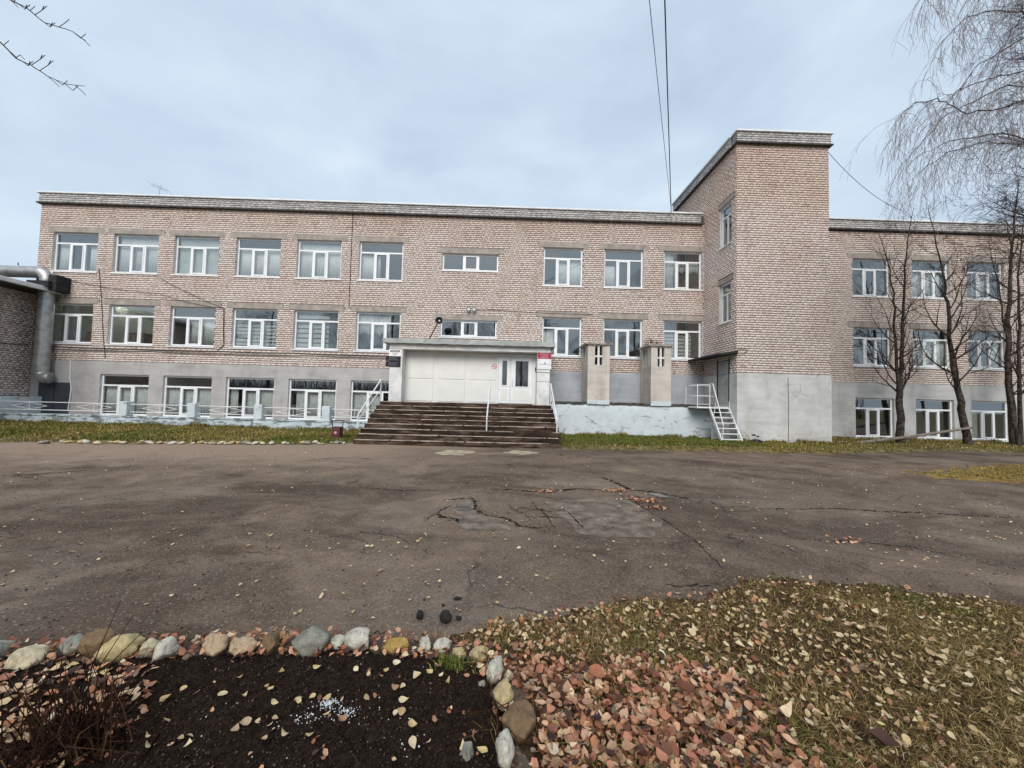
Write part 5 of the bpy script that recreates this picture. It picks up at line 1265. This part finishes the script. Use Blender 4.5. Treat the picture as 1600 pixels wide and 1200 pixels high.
P = np.concatenate([scatter(polyL, 500), scatter(polyR, 350)]); leaf_stuff('leaf_litter', P, np.full(len(P), .13), .07, .3, M_leafy, 'pale leaves scattered over the far grass strips')
# the leaves that show largest, one object each
meshes = {}
for mt, key in ((M_leafy, 'y'), (M_leafr, 'r')): meshes[key] = [npmesh('leaf', V, Fc, mt, True) for V, Fc in TM]
def leaves(poly, n, key, zf, size, label, group, tilt=.25, lift=.02):
    P = scatter(poly, n)
    for (x, y) in P:
        o = link('fallen_leaf', meshes[key][random.randrange(len(TM))], None, (x, y, float(zf(np.array([x]), np.array([y]))[0])+lift+random.uniform(0, .008)))
        s_ = size*random.uniform(.7, 1.3); o.scale = (s_, s_*random.uniform(.8, 1.15), s_); o.rotation_euler = (random.gauss(0, tilt), random.gauss(0, tilt), random.uniform(0, 6.283)); tag(o, label, 'leaf', group)
leaves([(.15, 2.3), (1.3, 2.25), (1.4, 1.72), (.25, 1.72)], 110, 'r', zlawn, .052, 'curled russet leaf on top of the dense leaf heap by the stone border', 'leaves on the heap', .3, .05)
leaves([(.3, 2.9), (2.4, 3.2), (4.2, 3.0), (2.6, 1.75), (1.45, 1.75), (1.4, 2.3)], 105, 'y', zlawn, .048, 'pale yellow leaf lying on the dry lawn grass', 'leaves on the lawn', .25, .03)
leaves([(-1.8, 2.3), (-.2, 2.35), (-.05, 1.75), (-1.7, 1.72)], 46, 'y', zsoil, .042, 'pale yellow leaf lying on the bare dark soil', 'leaves on the soil', .2, .012)
leaves([(-1.9, 2.9), (-.5, 2.8), (1, 3.6), (1, 4.6), (-3, 4.6)], 34, 'y', ground_z, .042, 'pale leaf lying on the asphalt just beyond the stone border', 'leaves on the asphalt', .15, .012)
for x, y, s_, lab in ((1.42, 1.95, .12, 'long dark grey oval leaf at the heap edge'), (1.0, 2.1, .11, 'broad dark leaf in the middle of the heap'), (.55, 2.2, .10, 'dark purplish leaf on the heap near the lawn'), (1.75, 1.78, .13, 'large pale pink curled leaf on the lawn')):
    o = link('fallen_leaf', meshes['r'][6 if 'oval' in lab else 0], None, (x, y, float(zlawn(np.array([x]), np.array([y]))[0])+.06)); o.scale = (s_,)*3; o.rotation_euler = (.1, .1, random.uniform(-1, 1)); tag(o, lab, 'leaf')
# dry plant at the bed corner
dp = thing('dry_plant', (-1.85, 1.76, 0), 'clump of dark red brown dry plant stems in the flower bed', 'plant')
m_ = MB(); rr = random.Random(5)
for i in range(90):
    x, y = -1.88+rr.gauss(0, .09), 1.78+rr.gauss(0, .06); h = rr.uniform(.15, .42); ax, ay = rr.gauss(0, .10), rr.gauss(0, .06)
    m_.tube([(x, y, .02), (x+ax*.4, y+ay*.4, h*.5), (x+ax+rr.gauss(0, .03), y+ay, h)], [.0035, .0028, .001], 4, False)
m_.build('stems', M_dry, dp, False, 'stuff')
m_ = MB()
for i in range(3):
    x = -1.86+i*.035; m_.tube([(x, 1.8, .02), (x+.02, 1.82, .35), (x+.09+.03*i, 1.86, .62-.06*i)], [.004, .003, .0012], 4, False)
m_.build('tall_stem', M_dry, dp)
P = np.stack([RNG.normal(-1.86, .12, 260), RNG.normal(1.76, .07, 260)], 1); b_ = blades('dry_leaves', P, .15, .009, 1.3, M_dry, parent=dp, z0=np.full(260, .03))
# dry twigs lying in the bed bend
for i, (pts, lab) in enumerate((([(-.2, 2.2, .07), (-.05, 2.02, .09), (.05, 1.9, .12)], 'thin dry twig lying across the inside of the border bend'), ([(-.25, 1.98, .06), (-.08, 1.9, .07), (.08, 1.99, .10)], 'pale straw lying against the big brown stone'), ([(-.05, 2.15, .06), (.02, 1.9, .08), (.0, 1.7, .06)], 'long dry stalk beside the wedge shaped stone'))):
    q0, q1, q2 = map(Vector, pts); tag(MB().tube([q0*(1-k/8)**2+q1*2*(k/8)*(1-k/8)+q2*(k/8)**2 for k in range(9)], .0022, 5).build('twig', M_dry), lab, 'twig')

# ------------------------------------------------------------------ trees
def seg_mesh(segs, name, mat, sides):
    """segs: array-like of (p0, p1, r0, r1) -> one tube mesh"""
    A = np.array([s_[0] for s_ in segs], float); B = np.array([s_[1] for s_ in segs], float); r0 = np.array([s_[2] for s_ in segs]); r1 = np.array([s_[3] for s_ in segs])
    d = B-A; L = np.linalg.norm(d, axis=1)[:, None]+1e-9; d = d/L
    ref = np.where(np.abs(d[:, 2:3]) < .9, np.array([[0, 0, 1.]]), np.array([[1., 0, 0]])); x = np.cross(ref, d); x /= np.linalg.norm(x, axis=1)[:, None]; y = np.cross(d, x)
    V = []; n = len(A); B = B+d*r1[:, None]*.4
    for P_, r in ((A, r0), (B, r1)):
        for k in range(sides):
            t = 2*math.pi*k/sides; V.append(P_+(x*math.cos(t)+y*math.sin(t))*r[:, None])
    V = np.stack(V, 1).reshape(-1, 3); q = np.array([(k, (k+1) % sides, sides+(k+1) % sides, sides+k) for k in range(sides)])
    return npmesh(name, V, (np.arange(n)[:, None, None]*2*sides+q[None]).reshape(-1, 4), mat, True)
def poly_segs(pts, r0, r1, rr, jit=.0, sub=5, segs=None):
    P = []
    for a, b in zip(pts, pts[1:]):
        a, b = Vector(a), Vector(b)
        for k in range(sub): P.append(a.lerp(b, k/sub)+Vector((rr.gauss(0, jit), rr.gauss(0, jit), 0)))
    P.append(Vector(pts[-1])); n = len(P)-1
    out = [(P[i], P[i+1], r0+(r1-r0)*i/n, r0+(r1-r0)*(i+1)/n) for i in range(n)]
    return out, P
def grow(segs, p, d, L, r, depth, rr, upb=.12, spread=.75, nch=5, jit=.18):
    n = max(3, int(L/.22)) if depth > 0 else max(3, int(L/.16)); st = L/n; q = Vector(p); d = Vector(d).normalized(); pts = []
    for i in range(n):
        d = (d+Vector((rr.gauss(0, jit), rr.gauss(0, jit), rr.gauss(0, jit)+upb))*.5).normalized(); e = q+d*st; ra = r*(1-.8*i/n); rb = r*(1-.8*(i+1)/n)
        segs.append((q.copy(), e.copy(), max(ra, .0025), max(rb, .0022))); q = e; pts.append((q.copy(), d.copy(), rb))
    if depth > 0:
        for k in range(nch):
            i = int(n*(.2+.8*(k+rr.random()*.6)/nch)); i = min(i, n-1); c_, dd_, rb = pts[i]
            s_ = Vector((rr.gauss(0, 1), rr.gauss(0, 1), rr.gauss(0, .6))); s_ = (s_-dd_*s_.dot(dd_)).normalized()
            grow(segs, c_, dd_*(1-spread*.5)+s_*spread, L*rr.uniform(.35, .6), max(rb*.75, .004), depth-1, rr, upb, spread, nch, jit)
def make_tree(name, loc, stems, label, cat, seed, nbr=16, blen=1.8, bark_=None, twig_=None, group=None, zmin=2.2, up_=.25, sides=(8, 4), depth=2, nch=5, br=.022):
    """stems: list of (points, r0, r1)"""
    rr = random.Random(seed); t = thing(name, loc, label, cat, group); big = []; small = []
    for pts, r0, r1 in stems:
        sg, P = poly_segs(pts, r0, r1, rr, .018); big += sg; n = len(P)
        for k in range(nbr):
            i = int(n*(k+rr.random())/nbr); i = min(i, n-2)
            if P[i].z < zmin: continue
            a = rr.uniform(0, 6.283); h = (P[i].z-zmin)/(P[-1].z-zmin+.01); d = Vector((math.cos(a), math.sin(a)*.7, rr.uniform(.35, 1.0)))
            rad = r0+(r1-r0)*i/n
            grow(small, P[i], d, blen*rr.uniform(.55, 1.1)*(1-.55*h), max(min(rad*.55, br), .006), depth, rr, up_, .75, nch)
    link('trunk', seg_mesh(big, 'trunk', bark_ or M_bark, sides[0]), t); cr = link('crown', seg_mesh(small, 'crown', twig_ or M_twig, sides[1]), t); return t
make_tree('bare_tree', (17.88, 17.2, 0), [([(17.88, 17.2, -.05), (17.95, 17.2, 1.2), (17.92, 17.2, 2.6)], .155, .11), ([(17.90, 17.2, 2.3), (17.72, 17.15, 4.2), (17.66, 17.1, 6.2), (17.45, 17.1, 8.0), (17.0, 17.1, 9.6)], .07, .010), ([(17.94, 17.2, 2.4), (18.12, 17.25, 4.4), (18.22, 17.25, 6.4), (18.3, 17.2, 8.6), (18.75, 17.2, 11.0)], .09, .010)], 'bare tree forking low into two stems in front of the wing', 'tree', 1, 17, 2.7, br=.04, up_=.32)
make_tree('bare_tree', (21.05, 17.2, 0), [([(21.06, 17.2, -.05), (20.82, 17.2, 1.4), (20.6, 17.2, 2.9), (20.35, 17.2, 4.6), (20.22, 17.2, 6.6), (20.0, 17.15, 8.2), (19.3, 17.1, 11.0)], .15, .010)], 'bare leaning tree with a plank propped against its trunk', 'tree', 2, 26, 2.8, br=.042, up_=.3)
make_tree('bare_tree', (23.3, 17.2, 0), [([(23.35, 17.1, -.05), (23.0, 17.1, 1.4), (22.85, 17.1, 2.9), (22.8, 17.05, 5), (22.4, 17, 7.4), (22.0, 17, 9.4)], .085, .010)], 'slender bare tree bending beside the thick dark trunk', 'tree', 3, 16, 2.2, br=.03)
make_tree('bare_tree', (23.7, 17.6, 0), [([(23.75, 17.6, -.05), (23.55, 17.6, 3), (23.6, 17.6, 6), (23.9, 17.6, 9.5), (24.3, 17.6, 13)], .15, .012), ([(23.9, 17.5, -.05), (23.95, 17.5, 4), (23.9, 17.4, 8), (24.3, 17.4, 11)], .09, .010)], 'tall dark trunked bare tree at the far end of the wing', 'tree', 4, 26, 2.5, up_=.2, nch=6, br=.035)
# dense dark larch
make_tree('larch_tree', (16.3, 11.2, 0), [([(16.3, 11.2, -.05), (16.3, 11.2, 5), (16.4, 11.2, 11), (16.6, 11.2, 15)], .18, .03)], 'dense dark larch with many fine side branches', 'tree', 9, 150, 2.4, zmin=4.5, up_=-.03, depth=2, nch=8, br=.018)

def birch(loc, seed, name, label, group=None, limbs=None, nl=26, H=15., only=None):
    rr = random.Random(seed); t = thing(name, loc, label, 'tree', group); big, tw_ = [], []
    x, y, _ = loc
    sg, P = poly_segs([(x, y, -.05), (x+.05, y, H*.35), (x-.1, y+.1, H*.7), (x, y, H)], .2, .025, rr, .02, 7); big += sg
    L = list(limbs or [])
    for k in range(nl):
        z = H*((.6 if limbs else .32)+(.36 if limbs else .62)*k/nl); a = rr.uniform(0, 6.283); l = (1-.55*(k/nl))*rr.uniform(3., 4.6)
        c, s_ = math.cos(a), math.sin(a); L.append([(x, y, z), (x+c*l*.35, y+s_*l*.35, z+l*.33), (x+c*l*.7, y+s_*l*.7, z+l*.30), (x+c*l, y+s_*l, z-.1)])
    for pts in L:
        sg, P = poly_segs(pts, .024, .004, rr, .03, 7); big += sg
        for i in range(3, len(P)):
            for c_ in range(2):
                p = P[i].copy(); d = (P[i]-P[i-1]).normalized()+Vector((rr.gauss(0, .6), rr.gauss(0, .6), rr.gauss(-.1, .35))); d.normalize(); ln = rr.uniform(.7, 1.9); n = 7; r = .0052; ps = []
                for k in range(n):
                    d = (d+Vector((rr.gauss(0, .13), rr.gauss(0, .13), -.38))).normalized(); e = p+d*ln/n; tw_.append((p.copy(), e.copy(), r*(1-.75*k/n), r*(1-.75*(k+1)/n))); p = e; ps.append((p.copy(), d.copy()))
                for k in range(4):
                    p2, d2 = ps[rr.randrange(1, n)]; d2 = (d2+Vector((rr.gauss(0, .5), rr.gauss(0, .5), rr.gauss(0, .25)))).normalized(); l2 = rr.uniform(.2, .6)
                    for j in range(3):
                        d2 = (d2+Vector((rr.gauss(0, .12), rr.gauss(0, .12), -.3))).normalized(); e = p2+d2*l2/3; tw_.append((p2.copy(), e.copy(), .0036, .0026)); p2 = e
    link('trunk', seg_mesh(big, 'trunk', M_birch if False else M_bark, 6), t); link('crown', seg_mesh(tw_, 'crown', M_twigb, 3), t); return t
X0 = 14.6
lim = [[(X0, 9.3, 9.0), (13.4, 9.1, 9.9), (12.66, 9.0, 10.07), (12.01, 9.0, 9.94), (11.03, 9.0, 9.54), (10.7, 9.0, 9.37)],
       [(X0, 9.3, 8.6), (13.94, 9.1, 9.3), (12.63, 9.0, 9.31), (11.98, 9.0, 9.09), (11.17, 9.0, 8.96), (10.38, 9.0, 9.27), (9.89, 9.0, 9.17), (9.41, 9.0, 8.75)],
       [(X0, 9.3, 10.5), (13.2, 9.0, 12.3), (12.0, 8.8, 12.8), (10.8, 8.7, 12.6), (10.0, 8.6, 11.9), (9.75, 8.6, 11.4)],
       [(X0, 9.3, 10.0), (13.5, 8.6, 11.8), (12.2, 8.4, 12.2), (11.2, 8.3, 12.0), (10.6, 8.2, 11.4)],
       [(X0, 9.3, 7.6), (13.4, 9.4, 8.5), (12.3, 9.5, 8.6), (11.3, 9.5, 8.3), (10.6, 9.5, 7.8)],
       [(X0, 9.3, 8.2), (13.0, 9.7, 9.0), (11.8, 9.9, 8.9), (10.9, 9.9, 8.4)],
       [(X0, 9.3, 10.8), (13.6, 9.4, 12.0), (12.6, 9.5, 12.2), (11.8, 9.5, 11.9), (11.2, 9.5, 11.3)]]
birch((X0, 9.3, 0), 31, 'weeping_birch', 'bare birch with long drooping twigs hanging into the sky', limbs=lim, nl=14, H=15)
# tree whose twigs reach in at the upper left
t_ = thing('bare_tree', (-6.6, 3.6, 0), 'bare tree reaching two thin budding twigs into the sky', 'tree'); rr = random.Random(3); big, tw_ = [], []
sg, P_ = poly_segs([(-6.6, 3.6, -.05), (-6.65, 3.6, 3), (-6.6, 3.55, 7)], .12, .03, rr, .01); big += sg
for pts in ([(-6.62, 3.6, 5.3), (-6.0, 3.8, 5.6), (-5.45, 4.0, 5.25), (-5.27, 4.0, 5.08), (-5.1, 4.0, 5.0), (-4.92, 4.0, 4.89), (-4.75, 4.0, 4.82), (-4.53, 4.0, 4.8)], [(-6.6, 3.6, 5.9), (-5.9, 3.8, 6.05), (-5.38, 4.0, 5.72), (-5.21, 4.0, 5.64), (-5.0, 4.0, 5.48), (-4.71, 4.0, 5.4), (-4.56, 4.0, 5.3)]):
    sg, P = poly_segs(pts, .009, .0025, rr, .003, 4); tw_ += sg
    for i in range(8, len(P)-2, 2):
        s_ = 1 if rr.random() < .5 else -1; d = Vector((.7, 0, .55*s_)); a = P[i]; b_ = a+d*rr.uniform(.06, .13); c_ = b_+Vector((.05, 0, .05*rr.choice((-1, 1)))); tw_ += [(a, b_, .0035, .003), (b_, c_, .0032, .003)]
        if rr.random() < .5: tw_.append((b_, b_+Vector((.02, 0, .05)), .0035, .004))
link('trunk', seg_mesh(big, 'trunk', M_bark, 8), t_); link('crown', seg_mesh(tw_, 'crown', M_twig, 5), t_)
# trees across the yard behind the viewer: they show mirrored in the panes
def copy_tree(src, loc, rz, sc, label):
    r = bpy.data.objects.new(src.name.split('.')[0], None); col.objects.link(r); WL[r.name] = Vector(loc)
    tag(r, label, 'tree', 'trees across the yard mirrored in the windows')
    s0 = WL[src.name]
    for ch in list(src.children):
        c = ch.copy(); col.objects.link(c); c.parent = r; c.matrix_parent_inverse = Matrix.Translation(-s0)
    r.location = loc; r.rotation_euler = (0, 0, rz); r.scale = (sc,)*3
bt = birch((-14, -9, 0), 41, 'birch_tree', 'tall bare birch across the yard mirrored in the windows', 'trees across the yard mirrored in the windows', nl=30, H=15)
for i, (x, y) in enumerate(((-7, -13), (-1.5, -10), (5, -12), (10.5, -9), (17, -13), (24, -10), (-22, -13), (31, -12), (-30, -11), (2, -17))):
    copy_tree(bt, (x, y, 0), i*1.3, random.uniform(.8, 1.15), 'tall bare birch across the yard mirrored in the windows')
n_ = 9000; P = np.stack([RNG.uniform(-60, 60, n_), RNG.uniform(-34, -24, n_)], 1)
blades('far_thicket', P, 4.2, .10, .25, M_twig, 'dark leafless thicket across the yard mirrored in the ground floor windows', 'thicket', z0=np.full(n_, -.08))
# plank propped against the leaning tree
tag(MB().tube([(15.6, 17.0, .05), (18.3, 17.02, .42), (21.0, 17.0, .88)], [.07, .065, .055], 8).build('propped_pole', M_pole), 'long weathered pole propped from the ground onto the leaning trunk', 'pole')
